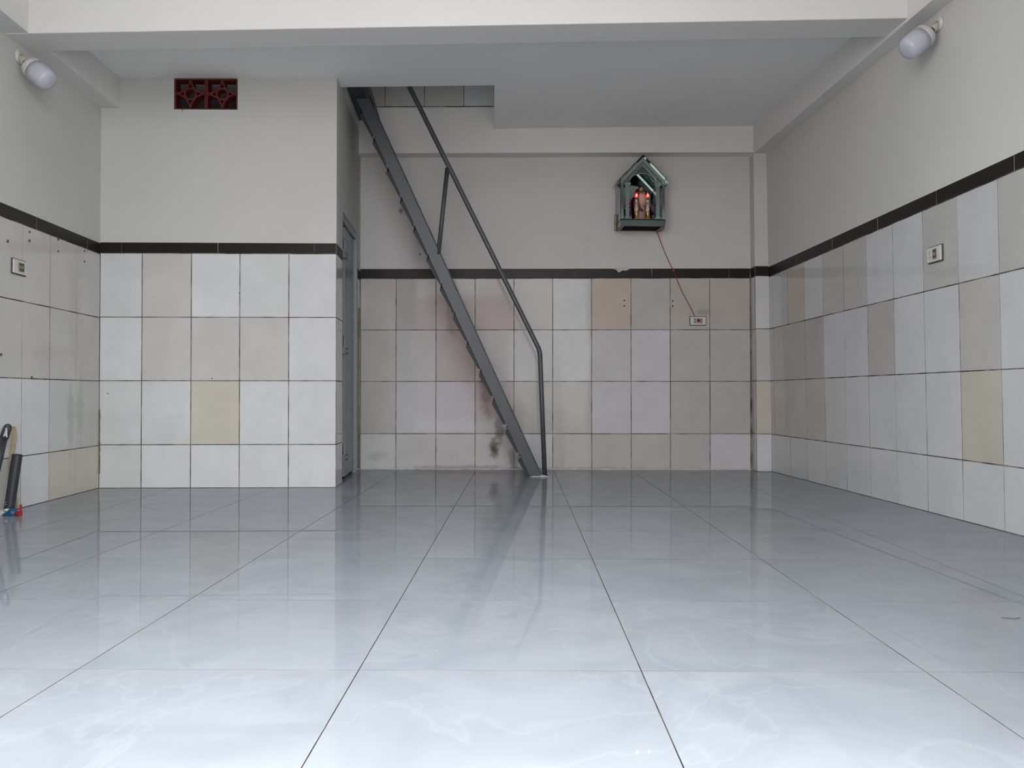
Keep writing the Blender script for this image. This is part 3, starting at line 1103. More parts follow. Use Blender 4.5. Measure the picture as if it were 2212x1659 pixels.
# ------------------------------------------------------------------ ventilation blocks
def vent_block(s0, s1, z0, z1, label):
    w_, h_ = s1 - s0, z1 - z0
    c = FB.p((s0 + s1) / 2, z0, -0.006)
    ang = math.atan2(b_e.y, b_e.x)
    root = empty('ventilation_block', c, (0, 0, ang), label=label, category='vent block', group='red vent blocks in the partition wall')
    D = 0.075
    t = 0.011
    def ext(name, pts, d0=0.0, d1=D):
        m_ = MB()
        m_.slab([(x, d0, z) for x, z in pts], (0, d1 - d0, 0))
        return m_.build(name, M_RED, root, 0.0015)
    hw = w_ / 2 - 0.0006
    z1_, z0_ = h_ - 0.003, 0.003
    ext('frame_side', [(-hw, z0_), (-hw + t, z0_), (-hw + t, z1_), (-hw, z1_)])
    ext('frame_side', [(hw - t, z0_), (hw, z0_), (hw, z1_), (hw - t, z1_)])
    ext('frame_rail', [(-hw + t, z1_ - t), (hw - t, z1_ - t), (hw - t, z1_), (-hw + t, z1_)])
    ext('frame_rail', [(-hw + t, z0_), (hw - t, z0_), (hw - t, z0_ + t * .5), (-hw + t, z0_ + t * .5)])
    zc = h_ / 2
    # centre ring
    m_ = MB()
    n_ = 28
    ro, ri = 0.041, 0.030
    vs_ = []
    for y in (0.002, D - 0.01):
        for r_ in (ro, ri):
            vs_ += [(r_ * math.cos(2 * math.pi * i / n_), y, zc + r_ * math.sin(2 * math.pi * i / n_)) for i in range(n_)]
    fs = []
    for i in range(n_):
        j = (i + 1) % n_
        fs += [(i, j, n_ + j, n_ + i), (2 * n_ + i, 3 * n_ + i, 3 * n_ + j, 2 * n_ + j), (i, 2 * n_ + i, 2 * n_ + j, j), (n_ + i, n_ + j, 3 * n_ + j, 3 * n_ + i)]
    m_.add(vs_, fs)
    m_.build('ring', M_RED, root)
    # four curved ribs, bowed towards the ring, from mid-side to mid-side
    hx, hz = hw - t * 0.4, h_ / 2 - t * 0.4
    for sx in (-1, 1):
        for sz in (-1, 1):
            # quarter arcs about the block's corners
            A_, B_ = (sx * hx, 0.0), (0.0, sz * hz)
            outer, inner = [], []
            for i in range(13):
                a = math.pi / 2 * i / 12
                # astroid-like arc centred at the corner
                rx, rz_ = hx, hz
                x = sx * (hx - rx * math.cos(a) * 0.985)
                z = sz * (hz - rz_ * math.sin(a) * 0.985)
                nx, nz = sx * math.cos(a), sz * math.sin(a)
                outer.append((x + nx * 0.005, zc + z + nz * 0.005))
                inner.append((x - nx * 0.005, zc + z - nz * 0.005))
            m_ = MB()
            for i in range(12):
                q_ = [outer[i], outer[i + 1], inner[i + 1], inner[i]]
                m_.slab([(x, 0.001, z) for x, z in q_], (0, D - 0.006, 0))
            m_.build('rib', M_RED, root)
    return root


sm = (vs0 + vs1) / 2
vent_block(vs0, sm, vz0, vz1, 'dark red pierced clay vent block, left one of the pair')
vent_block(sm, vs1, vz0, vz1, 'dark red pierced clay vent block, right one of the pair')
m = MB()
pdr = FB.px(394, 238)
m.tube([pdr + FB.n * 0.001 + V(0, 0, 0.008), pdr + FB.n * 0.001 + V(0, 0, -0.010)], 0.0018, 6)
m.build('paint_drip', M_RED, wall_bx)

# ------------------------------------------------------------------ bulbs on the side walls
def bulb(name, base, axis, wall_n, label):
    axis = Vector(axis).normalized()
    root = empty(name, base, label=label, category='light bulb', group='unlit bulbs on the side walls')
    q = axis.to_track_quat('Z', 'Y').to_matrix().to_4x4()
    wn = Vector(wall_n).normalized()
    wq = wn.to_track_quat('Z', 'Y').to_matrix().to_4x4()
    m_ = MB()
    m_.lathe([(0.034, 0.0), (0.034, 0.007), (0.030, 0.012), (0.02, 0.014)], 20, wq)
    m_.build('holder_base', M_WPLASTIC, root)
    m_ = MB()
    m_.lathe([(0.019, 0.004), (0.019, 0.020), (0.0205, 0.022), (0.0205, 0.050), (0.018, 0.052)], 18, q)
    m_.build('lamp_holder', M_CREAM, root)
    m_ = MB()
    m_.lathe([(0.0175, 0.0515), (0.0175, 0.057)], 18, q)
    m_.build('screw_collar', M_DARK, root)
    m_ = MB()
    m_.lathe([(0.017, 0.0565), (0.020, 0.066), (0.031, 0.074), (0.050, 0.082), (0.056, 0.094), (0.0575, 0.112), (0.0575, 0.116)], 28, q)
    m_.build('bulb_body', M_WPLASTIC, root)
    m_ = MB()
    m_.lathe([(0.0572, 0.1165), (0.0575, 0.150), (0.057, 0.185), (0.054, 0.203), (0.046, 0.215), (0.030, 0.222), (0.012, 0.2245), (0.0005, 0.225)], 28, q)
    m_.build('diffuser', M_DIFF, root)
    return root


rbp = FR.px(2030, 51)
bulb('led_bulb', rbp, (-0.76, -0.06, -0.62), FR.n, 'large white bulb in angled holder on the right-hand wall')
lbp = FL.px(39, 122)
bulb('led_bulb', lbp, (0.76, -0.06, -0.62), FL.n, 'large white bulb in angled holder on the left-hand wall')

# ------------------------------------------------------------------ wall sockets
def socket(Fc, u, v, w_, h_, label, insert, holes, tilt=0.0):
    c = Fc.px(u, v)
    s_c = Fc.s_of(c)
    zc = c.z
    root = empty('wall_socket', Fc.p(s_c, zc, 0.002), label=label, category='socket')
    b0 = root.location.copy()

    def blk(name, s0, s1, z0, z1, o0, o1, mat, parent=root, bev=0.0):
        m_ = MB()
        m_.slab([Fc.p(s_c + a, zc + b, o0 + 0.002) - b0 for a, b in ((s0, z0), (s1, z0), (s1, z1), (s0, z1))], Fc.n * (o1 - o0))
        return m_.build(name, mat, parent, bev)
    blk('dirty_rim', -w_ / 2 - 0.005, w_ / 2 + 0.005, -h_ / 2 - 0.005, h_ / 2 + 0.005, 0.0, 0.004, M_DIRT)
    pl = blk('face_plate', -w_ / 2, w_ / 2, -h_ / 2, h_ / 2, 0.0042, 0.013, M_WPLASTIC, root, 0.002)
    for (a, b, cw, chh, mt) in insert:
        ins = blk('insert', a - cw / 2, a + cw / 2, b - chh / 2, b + chh / 2, 0.0132, 0.0155, mt, root, 0.001)
    for (a, b, r_) in holes:
        m_ = MB()
        cc = Fc.p(s_c + a, zc + b, 0.0172) - b0
        m_.lathe([(r_, 0), (r_, 0.0012), (r_ * 0.6, 0.0014)], 10, Matrix.Translation(cc) @ Fc.n.to_track_quat('Z', 'Y').to_matrix().to_4x4())
        m_.build('pin_hole', M_DARK, root)
    return root, Fc.p(s_c, zc, 0.02)


_, plug_at = socket(FK, 1507.2, 693.3, 0.118, 0.064, 'white twin socket on the back wall with the red cord plugged in',
                    [(0, 0, 0.072, 0.046, M_SOCKET)], [(-0.025, 0.009, 0.005), (-0.025, -0.009, 0.005), (0.024, 0.009, 0.005), (0.024, -0.009, 0.005)])
socket(FL, 38.5, 577.5, 0.125, 0.070, 'white socket on the left-hand tiled wall', [(-0.004, 0, 0.055, 0.046, M_SOCKET_D)],
       [(-0.014, 0.014, 0.006), (0.006, 0.013, 0.006), (-0.014, -0.013, 0.006), (0.006, -0.014, 0.006)])
socket(FR, 2023, 549, 0.118, 0.072, 'white socket and switch plate on the right-hand tiled wall',
       [(0.012, 0, 0.034, 0.050, M_SOCKET_D), (-0.03, 0.012, 0.02, 0.016, M_CREAM), (-0.03, -0.012, 0.02, 0.016, M_CREAM)],
       [(0.004, 0.014, 0.0055), (0.020, 0.013, 0.0055), (0.004, -0.014, 0.0055), (0.020, -0.013, 0.0055)])

# plugs left in the left wall
for (u, v, r_) in ((16, 521, 0.008), (63, 520, 0.008), (63.5, 501, 0.006), (125, 517, 0.008), (125, 543, 0.006), (182, 542, 0.006), (182, 565, 0.006), (68, 815, 0.007), (1.5, 766, 0.008)):
    c = FL.px(u, v)
    m = MB()
    m.lathe([(r_, 0.0), (r_ * 0.9, 0.004), (r_ * 0.5, 0.006)], 10, Matrix.Translation(c) @ FL.n.to_track_quat('Z', 'Y').to_matrix().to_4x4())
    m.build('wall_plug', M_DIRT, wall_l)
for (u, v) in ((458, 817.5), (233, 850), (517.5, 633)):
    c = FB.px(u, v)
    m = MB()
    m.lathe([(0.004, 0.0), (0.0035, 0.0016)], 8, Matrix.Translation(c) @ FB.n.to_track_quat('Z', 'Y').to_matrix().to_4x4())
    m.build('drill_hole', M_DARK, wall_bx)
# brown mould line in the left corner
m = MB()
rng = random.Random(5)
for i in range(22):
    z = 0.10 + 0.40 * i / 22
    m.ball(FB.p(0.003, z, 0.003), (0.004 + 0.003 * rng.random(), 0.003, 0.016), 6, 4)
m.build('mouldy_joint', simple('brown_mould', (0.16, 0.10, 0.07), 0.9), wall_l)

# ------------------------------------------------------------------ pipes and valve by the left wall
PYp = 4.05
pp = lambda u, v, y=PYp: PY(u, v, y)
pipe_root = empty('drain_pipe', (pp(18, 1104).x, PYp, 0), label='thick dark grey pipe stub leaning beside the blue valve', category='pipe')
b0 = pipe_root.location.copy()
m = MB()
bot, topp = pp(18.5, 1108), pp(37.5, 982)
ax = (topp - bot).normalized()
m.tube([bot - b0, topp - b0], 0.0235, 20, caps=False)
m.tube([bot - b0, topp - b0 - ax * 0.001], 0.0195, 20, caps=False)
ring = MB()
m.build('pipe_wall', M_PVC, pipe_root)
m = MB()
m.tube([topp - b0 - ax * 0.004, topp - b0 - ax * 0.0005], [0.0185, 0.0236], 20, caps=False)
m.build('rim', M_PVC, pipe_root)
for (u, v) in ((12.8, 1085), (12.8, 1089.5)):
    m = MB()
    m.ball(pp(u, v, PYp - 0.024) - b0, 0.0022, 8, 6)
    m.build('paint_speck', M_MORTAR, pipe_root)
# thin pipe, heat-bent at its top and turned down behind
m = MB()
Yq = 4.03
pth = [pp(-34, 1124, 3.86), pp(0, 985, 3.985), pp(9.5, 944, Yq)]
root2 = empty('water_pipe', (pth[0].x, pth[0].y, 0), label='thin dark grey pipe with a rounded taped cap and white paint splash', category='pipe')
b1 = root2.location.copy()
pth[0].z = max(pth[0].z, 0.0)
pth.insert(1, pth[0].lerp(pth[1], 0.5))
m.tube([p - b1 for p in pth], 0.0165, 16)
m.build('pipe_wall', M_PVC, root2)
m = MB()
m.tube([pp(8.5, 947, Yq) - b1, pp(14, 930, Yq) - b1, pp(17.0, 922, Yq) - b1, pp(18.2, 917.5, Yq) - b1, pp(18.6, 916, Yq) - b1],
       [0.0195, 0.0200, 0.0185, 0.0125, 0.005], 18)
m.build('cap', simple('dark_cap', (0.035, 0.036, 0.042), 0.5), root2)
m = MB()
pts = [(6.5, 944), (9, 936), (11.5, 930), (11.6, 926), (13, 924), (15, 926), (15.2, 932), (15.6, 945), (14, 945), (12, 941), (9.5, 942)]
m.slab([pp(u, v, Yq - 0.0212) - b1 for u, v in pts], (0, 0.003, 0))
m.build('paint_splash', M_MORTAR, root2)
m = MB()
pts = [(3.5, 955), (5, 950), (6.8, 948), (6.2, 953), (4, 957)]
m.slab([pp(u, v, Yq - 0.0182) - b1 for u, v in pts], (0, 0.003, 0))
m.build('paint_splash', M_MORTAR, root2)
# beige strip behind
m = MB()
Ys = 4.12
cl = [(27.5, 921, 4), (30, 930, 5), (30, 945, 5.5), (27, 968, 5), (24, 985, 4.6), (21, 1005, 3.6), (20, 1040, 3.5), (24, 1060, 4), (32, 1076, 4.5), (33, 1098, 4.5)]
lft = [pp(u - w_, v, Ys) for u, v, w_ in cl]
rgt = [pp(u + w_, v, Ys) for u, v, w_ in cl]
n = len(cl)
vsl = lft + rgt
vsl = vsl + [p + V(0, 0.005, 0) for p in vsl]
fs = [(i, i + 1, n + i + 1, n + i) for i in range(n - 1)] + [(2 * n + i, 3 * n + i, 3 * n + i + 1, 2 * n + i + 1) for i in range(n - 1)]
fs += [(i, 2 * n + i, 2 * n + i + 1, i + 1) for i in range(n - 1)] + [(n + i, n + i + 1, 3 * n + i + 1, 3 * n + i) for i in range(n - 1)]
fs += [(0, n, 3 * n, 2 * n), (n - 1, 3 * n - 1, 4 * n - 1, 2 * n - 1)]
m.add(vsl, fs)
m.build('beige_strip', M_BEIGE, None, label='bent beige strip stuck up between the two dark pipes', category='strip')
# valve
vc = pp(25, 1112, 4.0)
val = empty('ball_valve', (vc.x, vc.y, 0), label='blue plastic ball valve with red lever on the floor by the left wall', category='valve')
b2 = val.location.copy()
m = MB()
a, c, d = pp(7, 1115, 3.98), pp(24, 1110, 4.0), pp(34, 1105, 4.02)
m.tube([a - b2, (a * 0.6 + c * 0.4) - b2, (a * 0.55 + c * 0.45) - b2, (a * .2 + c * .8) - b2, c - b2, d - b2],
       [0.0125, 0.0125, 0.0155, 0.0155, 0.022, 0.021], 16)
m.ball(pp(27, 1108, 4.0) - b2, 0.0235, 16, 10)
m.build('valve_body', M_BLUEPL, val)
m = MB()
m.tube([pp(34, 1110, 4.0) - b2, pp(42, 1109, 3.985) - b2], 0.010, 12)
m.build('stem', M_REDPL, val)
m = MB()
m.bar(pp(43.5, 1120.5, 3.98) - b2, pp(44.5, 1104, 3.98) - b2, 0.014, 0.012, (0, 1, 0))
m.bar(pp(44.3, 1106, 3.98) - b2, pp(45.0, 1090, 3.98) - b2, 0.010, 0.008, (0, 1, 0))
m.build('lever', M_REDPL, val, 0.002)
m = MB()
for (u, v, y, r_) in ((-4, 1117, 4.02, (0.03, 0.03, 0.012)), (8, 1108, 4.03, (0.022, 0.02, 0.014)), (15, 1102, 4.01, (0.016, 0.01, 0.008)), (4, 1112, 4.04, (0.03, 0.03, 0.02))):
    q = pp(u, v, y)
    m.ball((q.x, q.y, max(q.z, 0.004)), r_, 12, 8)
m.build('mortar_patch', M_MORTAR, None, label='white mortar patch around the pipes at the left wall foot', category='mortar')

# ------------------------------------------------------------------ glass altar on the back wall
M_MIRROR = simple('green_mirror_strip', (0.30, 0.37, 0.35), 0.10, 0.9)
M_MIRROR_D = simple('dark_mirror_board', (0.13, 0.17, 0.165), 0.12, 0.85)
M_BMIRROR = simple('mirror_back', (0.42, 0.47, 0.45), 0.04, 1.0)
M_GLASS = glass_material('clear_glass', (0.80, 0.90, 0.87))
M_EDGE = simple('pale_glass_edge', (0.26, 0.32, 0.30), 0.15, 0.3)
M_BLACK = simple('black_board', (0.006, 0.006, 0.007), 0.9, spec=0.1)
M_WOOD = simple('raw_wood_edge', (0.30, 0.24, 0.16), 0.7, noise=0.3, scale=30)
M_GOLD = simple('brass_gold', (0.50, 0.34, 0.12), 0.35, 0.7)
M_GLOW = glow_material('red_flame_bulb', (1.0, 0.02, 0.02), 1.0)
M_GLOWW = glow_material('flame_core', (1.0, 0.40, 0.16), 3.0)

bl = PY(1339.7, 488.4, 6.226)
br = PY(1436.5, 488.4, 6.226)
AW = br.x - bl.x
z_under = bl.z
ROT = math.radians(-4.5)
AD = 0.222
cx_ = (bl.x + br.x) / 2 - 0.014
altar = empty('glass_altar', (cx_, YB - 0.004, z_under), (0, 0, -ROT),
              label='small house-shaped mirror glass altar hung on the back wall', category='altar')
# local frame: x right, y = -front (front is negative), z up from the underside
hw = AW / 2


def abox(name, a, b, mat, parent=altar, bevel=0.001):
    m_ = MB()
    m_.box(a, b)
    return m_.build(name, mat, parent, bevel)


f = -AD
bh = 0.046
# base tray: front and side boards round a dark hollow underside
base = abox('base_front', (-hw, f, 0), (hw, f + 0.008, bh), M_MIRROR_D)
abox('base_side', (-hw, f + 0.0085, 0), (-hw + 0.008, -0.03, bh), M_MIRROR_D)
abox('base_side', (hw - 0.008, f + 0.0085, 0), (hw, -0.03, bh), M_MIRROR_D)
abox('under_board', (-hw + 0.0085, f + 0.0085, 0.004), (hw - 0.0085, -0.03, 0.012), M_BLACK)
abox('under_rail', (-hw + 0.002, f + 0.01, -0.004), (-hw + 0.026, -0.031, -0.0005), M_WOOD)
abox('under_rail', (hw - 0.026, f + 0.01, -0.004), (hw - 0.002, -0.031, -0.0005), M_WOOD)
deck = abox('deck', (-hw, f, bh + 0.0005), (hw, -0.03, bh + 0.006), M_BLACK)
Z0 = bh + 0.0065
WH = 0.300                                         # wall height above the deck
abox('back_board', (-hw, -0.029, 0), (hw, -0.02, Z0 + WH), M_WOOD)
abox('bracket', (-hw - 0.012, -0.055, 0.0), (-hw - 0.002, -0.03, 0.125), M_WOOD)
abox('back_mirror', (-hw + 0.004, -0.0335, Z0), (hw - 0.004, -0.0295, Z0 + WH), M_BMIRROR)
abox('side_glass', (-hw + 0.001, f + 0.024, Z0), (-hw + 0.005, -0.034, Z0 + WH), M_GLASS)
abox('side_glass', (hw - 0.005, f + 0.024, Z0), (hw - 0.001, -0.034, Z0 + WH), M_GLASS)
abox('corner_strip', (-hw, f + 0.002, Z0), (-hw + 0.022, f + 0.006, Z0 + WH), M_MIRROR)
abox('corner_strip', (hw - 0.022, f + 0.002, Z0), (hw, f + 0.006, Z0 + WH), M_MIRROR)
for sx in (-1, 1):
    px_ = sx * (hw - 0.052)
    m = MB()
    m.box((px_ - 0.013, f + 0.010, Z0 + 0.022), (px_ - 0.0045, f + 0.016, Z0 + 0.248))
    m.box((px_ - 0.004, f + 0.008, Z0 + 0.022), (px_ + 0.004, f + 0.016, Z0 + 0.248))
    m.box((px_ + 0.0045, f + 0.010, Z0 + 0.022), (px_ + 0.013, f + 0.016, Z0 + 0.248))
    co = m.build('column', M_EDGE, altar, 0.001)
    m = MB()
    m.box((px_ - 0.024, f + 0.004, Z0), (px_ + 0.024, f + 0.020, Z0 + 0.010))
    m.box((px_ - 0.019, f + 0.006, Z0 + 0.0102), (px_ + 0.019, f + 0.019, Z0 + 0.0218))
    m.build('column_base', M_MIRROR, co, 0.0015)
    m = MB()
    m.box((px_ - 0.019, f + 0.006, Z0 + 0.2485), (px_ + 0.019, f + 0.019, Z0 + 0.260))
    m.box((px_ - 0.025, f + 0.003, Z0 + 0.2602), (px_ + 0.025, f + 0.020, Z0 + 0.276))
    m.build('capital', M_EDGE, co, 0.0015)
# arch between the columns
m = MB()
ra, za = hw - 0.062, Z0 + 0.276
n = 20
for i in range(n):
    a0, a1 = math.pi * i / n, math.pi * (i + 1) / n
    q = []
    for (a, r_) in ((a0, 1.0), (a1, 1.0), (a1, 0.94), (a0, 0.94)):
        q.append((ra * r_ * math.cos(a), f + 0.003, za + 0.072 * r_ * math.sin(a)))
    m.slab(q, (0, 0.010, 0))
m.build('arch', M_EDGE, altar)
# gable: greenish glass spandrel above the arch
ZE = Z0 + WH + 0.0
ZA = Z0 + 0.475
m = MB()
pts = [(-hw + 0.022, za + 0.004), (-ra, za + 0.002)]
for i in range(n, -1, -1):
    a = math.pi * i / n
    pts.append((ra * 1.005 * math.cos(a), za + 0.0725 * 1.005 * math.sin(a)))
pts += [(hw - 0.022, za + 0.004), (hw - 0.022, ZE), (0, ZA - 0.03), (-hw + 0.022, ZE)]
m.slab([(x, f + 0.006, z) for x, z in pts], (0, 0.004, 0))
m.build('gable_glass', M_MIRROR_D, altar)
# gable trims: a pair of sloping strips
for (drop, wdt, mt, yy) in ((0.010, 0.030, M_EDGE, f - 0.004), (0.050, 0.018, M_MIRROR, f - 0.001)):
    for sx in (-1, 1):
        m = MB()
        ang = math.atan2(ZA - ZE, hw)
        ux, uz = math.cos(ang) * sx, -math.sin(ang)
        p0_ = Vector((0, yy, ZA - drop))
        L_ = hw / math.cos(ang) - (0.0 if drop < 0.02 else 0.035)
        p1_ = p0_ + Vector((ux, 0, uz)) * L_
        nrm = Vector((0, 0, -1))
        m.slab([p0_, p1_, p1_ + nrm * wdt, p0_ + nrm * wdt], (0, 0.004, 0))
        m.build('gable_strip', mt, altar)
# roof panes
for sx in (-1, 1):
    m = MB()
    e0 = Vector((0, f - 0.016, ZA + 0.004))
    over = 0.030
    k = (hw + over) / hw
    e1 = Vector((sx * hw * k, f - 0.016, ZA + 0.004 - (ZA - ZE) * k))
    q = [e0, e1, e1 + V(0, AD - 0.012, 0), e0 + V(0, AD - 0.012, 0)]
    m.slab(q, (0, 0, 0.006))
    rp = m.build('roof_pane', M_MIRROR_D, altar)
    for t in (0.33, 0.66):
        m = MB()
        c0 = e0.lerp(e1, t) + V(0, 0, 0.0065)
        d = (e1 - e0).normalized()
        nn = Vector((-d.z * sx, 0, d.x * sx))
        m.slab([c0, c0 + d * 0.022, c0 + d * 0.022 + V(0, AD - 0.012, 0), c0 + V(0, AD - 0.012, 0)], (0, 0, 0.004))
        m.build('roof_strip', M_EDGE, rp)
m = MB()
m.slab([(-hw + 0.006, -0.033, ZE + 0.0005), (hw - 0.006, -0.033, ZE + 0.0005), (0, -0.033, ZA - 0.006)], (0, 0.004, 0))
m.build('rear_gable_mirror', M_BMIRROR, altar)

AM = Matrix.Translation(altar.location) @ Euler(altar.rotation_euler, 'XYZ').to_matrix().to_4x4()


def in_altar(x, y, z=Z0):
    return AM @ Vector((x, y, z))


# figurine
fig = empty('religious_figurine', in_altar(0.014, -0.088), (0, 0, -ROT), label='robed figurine with long brown hair, cream robe and red mantle inside the altar', category='figurine')
M_ROBE = simple('cream_robe', (0.52, 0.42, 0.31), 0.5)
M_MANTLE = simple('red_mantle', (0.22, 0.035, 0.03), 0.5)
M_PINK = simple('dusky_pink_robe', (0.40, 0.25, 0.22), 0.5)
M_SKIN = simple('painted_skin', (0.42, 0.24, 0.17), 0.5)
M_HAIR = simple('brown_hair_paint', (0.06, 0.028, 0.018), 0.5)
m = MB()
m.lathe([(0.050, 0.0), (0.050, 0.012), (0.044, 0.014)], 20)
m.build('plinth', M_WOOD, fig)
m = MB()
m.lathe([(0.040, 0.0145), (0.038, 0.04), (0.034, 0.10), (0.033, 0.14), (0.036, 0.18), (0.038, 0.205), (0.030, 0.220), (0.015, 0.228), (0.011, 0.238)], 24, Matrix.Scale(0.72, 4, (0, 1, 0)))
m.build('robe', M_PINK, fig)
m = MB()
m.lathe([(0.0345, 0.135), (0.0368, 0.18), (0.0388, 0.205), (0.031, 0.2205), (0.016, 0.2285)], 24, Matrix.Translation((0.003, -0.002, 0)) @ Matrix.Scale(0.74, 4, (0, 1, 0)))
m.build('tunic', M_ROBE, fig)
m = MB()
sec = [(-0.040, 0.214), (-0.048, 0.17), (-0.046, 0.10), (-0.040, 0.05)]
for i in range(8):
    a = 0.9 + i * 0.17
m.tube([(-0.024, -0.012, 0.219), (-0.036, -0.016, 0.19), (-0.033, -0.022, 0.14), (-0.018, -0.026, 0.10), (0.012, -0.027, 0.085)], [0.012, 0.017, 0.018, 0.015, 0.006], 12)
m.tube([(-0.030, 0.004, 0.216), (-0.042, 0.004, 0.16), (-0.040, 0.004, 0.09), (-0.034, 0.004, 0.03)], [0.012, 0.015, 0.014, 0.010], 12)
m.build('mantle', M_MANTLE, fig)
m = MB()
m.tube([(0.034, -0.002, 0.208), (0.046, -0.006, 0.170), (0.040, -0.026, 0.150)], [0.013, 0.013, 0.010], 12)
m.build('sleeve', M_ROBE, fig)
m = MB()
m.ball((0.036, -0.034, 0.151), (0.008, 0.010, 0.007))
m.build('hand', M_SKIN, fig)
m = MB()
m.ball((0.002, -0.004, 0.256), (0.0155, 0.0175, 0.022), 16, 12)
m.ball((0.002, -0.0215, 0.254), (0.003, 0.004, 0.005), 8, 6)
m.build('head', M_SKIN, fig)
m = MB()
m.ball((0.001, 0.0035, 0.264), (0.0190, 0.0200, 0.0222), 16, 12)
m.tube([(-0.014, 0.000, 0.262), (-0.018, 0.000, 0.240), (-0.019, -0.004, 0.220)], [0.007, 0.008, 0.005], 10)
m.tube([(0.017, 0.000, 0.262), (0.020, 0.000, 0.240), (0.020, -0.004, 0.222)], [0.006, 0.007, 0.005], 10)
m.ball((0.002, -0.0135, 0.2385), (0.0085, 0.005, 0.0065), 10, 8)
m.build('hair', M_HAIR, fig)
for ex in (-0.0045, 0.0085):
    m = MB()
    m.ball((ex, -0.0195, 0.2575), (0.0022, 0.0016, 0.0014), 8, 6)
    m.build('eye', M_HAIR, fig)


# candle lamps
M_PATT = None
mp, nt, b_ = mat_new('dragon_patterned_ceramic')
tc = nt.nodes.new('ShaderNodeTexCoord')
nz = nt.nodes.new('ShaderNodeTexNoise')
nz.inputs['Scale'].default_value = 95
nz.inputs['Detail'].default_value = 2
nz.inputs['Distortion'].default_value = 1.5
nt.links.new(tc.outputs['Object'], nz.inputs['Vector'])
cr = nt.nodes.new('ShaderNodeValToRGB')
cr.color_ramp.interpolation = 'CONSTANT'
els = cr.color_ramp.elements
els[0].position, els[0].color = 0.0, (0.10, 0.02, 0.02, 1)
els[1].position, els[1].color = 0.46, (0.72, 0.66, 0.55, 1)
e3 = els.new(0.60)
e3.color = (0.45, 0.30, 0.10, 1)
nt.links.new(nz.outputs['Fac'], cr.inputs['Fac'])
nt.links.new(cr.outputs['Color'], b_.inputs['Base Color'])
b_.inputs['Roughness'].default_value = 0.3
for (x, lab) in ((-0.038, 'gilt candle lamp with red flame bulb, left one in the altar'), (0.048, 'gilt candle lamp with red flame bulb, right one in the altar')):
    c = empty('candle_lamp', in_altar(x, f + 0.052), (0, 0, 0), label=lab, category='lamp', group='red candle lamps in the altar')
    m = MB()
    m.lathe([(0.038, 0.0), (0.038, 0.006), (0.030, 0.010), (0.018, 0.016), (0.013, 0.030), (0.010, 0.042), (0.014, 0.052), (0.016, 0.060), (0.012, 0.066)], 20)
    m.build('gilt_foot', M_GOLD, c)
    m = MB()
    m.lathe([(0.013, 0.0665), (0.014, 0.08), (0.0135, 0.115), (0.011, 0.125), (0.016, 0.129), (0.012, 0.133)], 20)
    m.build('patterned_stem', mp, c)
    m = MB()
    m.lathe([(0.009, 0.1335), (0.009, 0.157), (0.007, 0.160)], 16)
    m.build('candle', M_WPLASTIC, c)
    m = MB()
    m.lathe([(0.011, 0.1605), (0.013, 0.166), (0.006, 0.170)], 14)
    m.build('drip_cup', M_DARK, c)
    m = MB()
    m.lathe([(0.005, 0.1705), (0.010, 0.178), (0.0125, 0.188), (0.0105, 0.199), (0.005, 0.208), (0.001, 0.213)], 14)
    m.build('flame_bulb', M_GLOW, c)
    m = MB()
    m.ball((0, -0.0105, 0.189), (0.0050, 0.004, 0.0075), 10, 8)
    m.build('flame_core', M_GLOWW, c)

# artificial flowers
M_LEAF = simple('dark_green_leaf', (0.025, 0.055, 0.03), 0.6)
M_PURPLE = simple('purple_petal', (0.09, 0.05, 0.16), 0.6)
M_LILAC = simple('lilac_petal', (0.18, 0.10, 0.14), 0.6)
for (fx, fy, seed, lab) in ((-0.098, -0.085, 11, 'purple artificial flowers with dark leaves, left of the figurine'), (0.115, -0.085, 12, 'purple artificial flowers with dark leaves, right of the figurine')):
    rg = random.Random(seed)
    fl = empty('artificial_flowers', in_altar(fx, fy), (0, 0, 0), label=lab, category='flowers', group='flower bunches in the altar')
    m = MB()
    m.lathe([(0.020, 0.0), (0.024, 0.03), (0.018, 0.05), (0.022, 0.058)], 14)
    m.build('vase', simple('dark_vase', (0.05, 0.06, 0.05), 0.3), fl)
    for i in range(11):
        a = rg.uniform(0, 6.28)
        rr = rg.uniform(0.006, 0.022)
        zz = rg.uniform(0.05, 0.135)
        tip = Vector((rr * math.cos(a), rr * 0.8 * math.sin(a), zz))
        d = Vector((math.cos(a), math.sin(a), 0.8)).normalized()
        s = d.cross(Vector((0, 0, 1))).normalized()
        L_ = 0.024
        m = MB()
        mid = tip + d * L_ * 0.5
        up = s.cross(d) * 0.002
        m.add([tip, mid + s * 0.009, tip + d * L_, mid - s * 0.009, mid + up], [(0, 1, 4), (1, 2, 4), (2, 3, 4), (3, 0, 4)])
        m.build('leaf', M_LEAF, fl)
    for i in range(7):
        a = rg.uniform(0, 6.28)
        rr = rg.uniform(0.005, 0.026)
        zz = rg.uniform(0.09, 0.155)
        c = Vector((rr * math.cos(a), rr * 0.8 * math.sin(a), zz))
        m = MB()
        for k in range(6):
            b_a = 6.283 * k / 6
            m.ball(c + Vector((0.007 * math.cos(b_a), -0.002, 0.007 * math.sin(b_a))), (0.006, 0.0035, 0.006), 6, 4)
        m.ball(c + V(0, -0.004, 0), 0.004, 6, 4)
        bl_ = m.build('blossom', M_PURPLE if i % 3 else M_LILAC, fl)
        m = MB()
        m.tube([(0, 0, 0.055), tuple(c * 0.6 + V(0, 0, 0.02)), tuple(c)], 0.0012, 5)
        m.build('stalk', M_LEAF, fl)

# ------------------------------------------------------------------ red cord: coil on the deck, over the edge, down to the socket
cord = empty('red_cord', plug_at, label='thin red cord running from the altar down to the back wall socket', category='cord')
b3 = cord.location.copy()


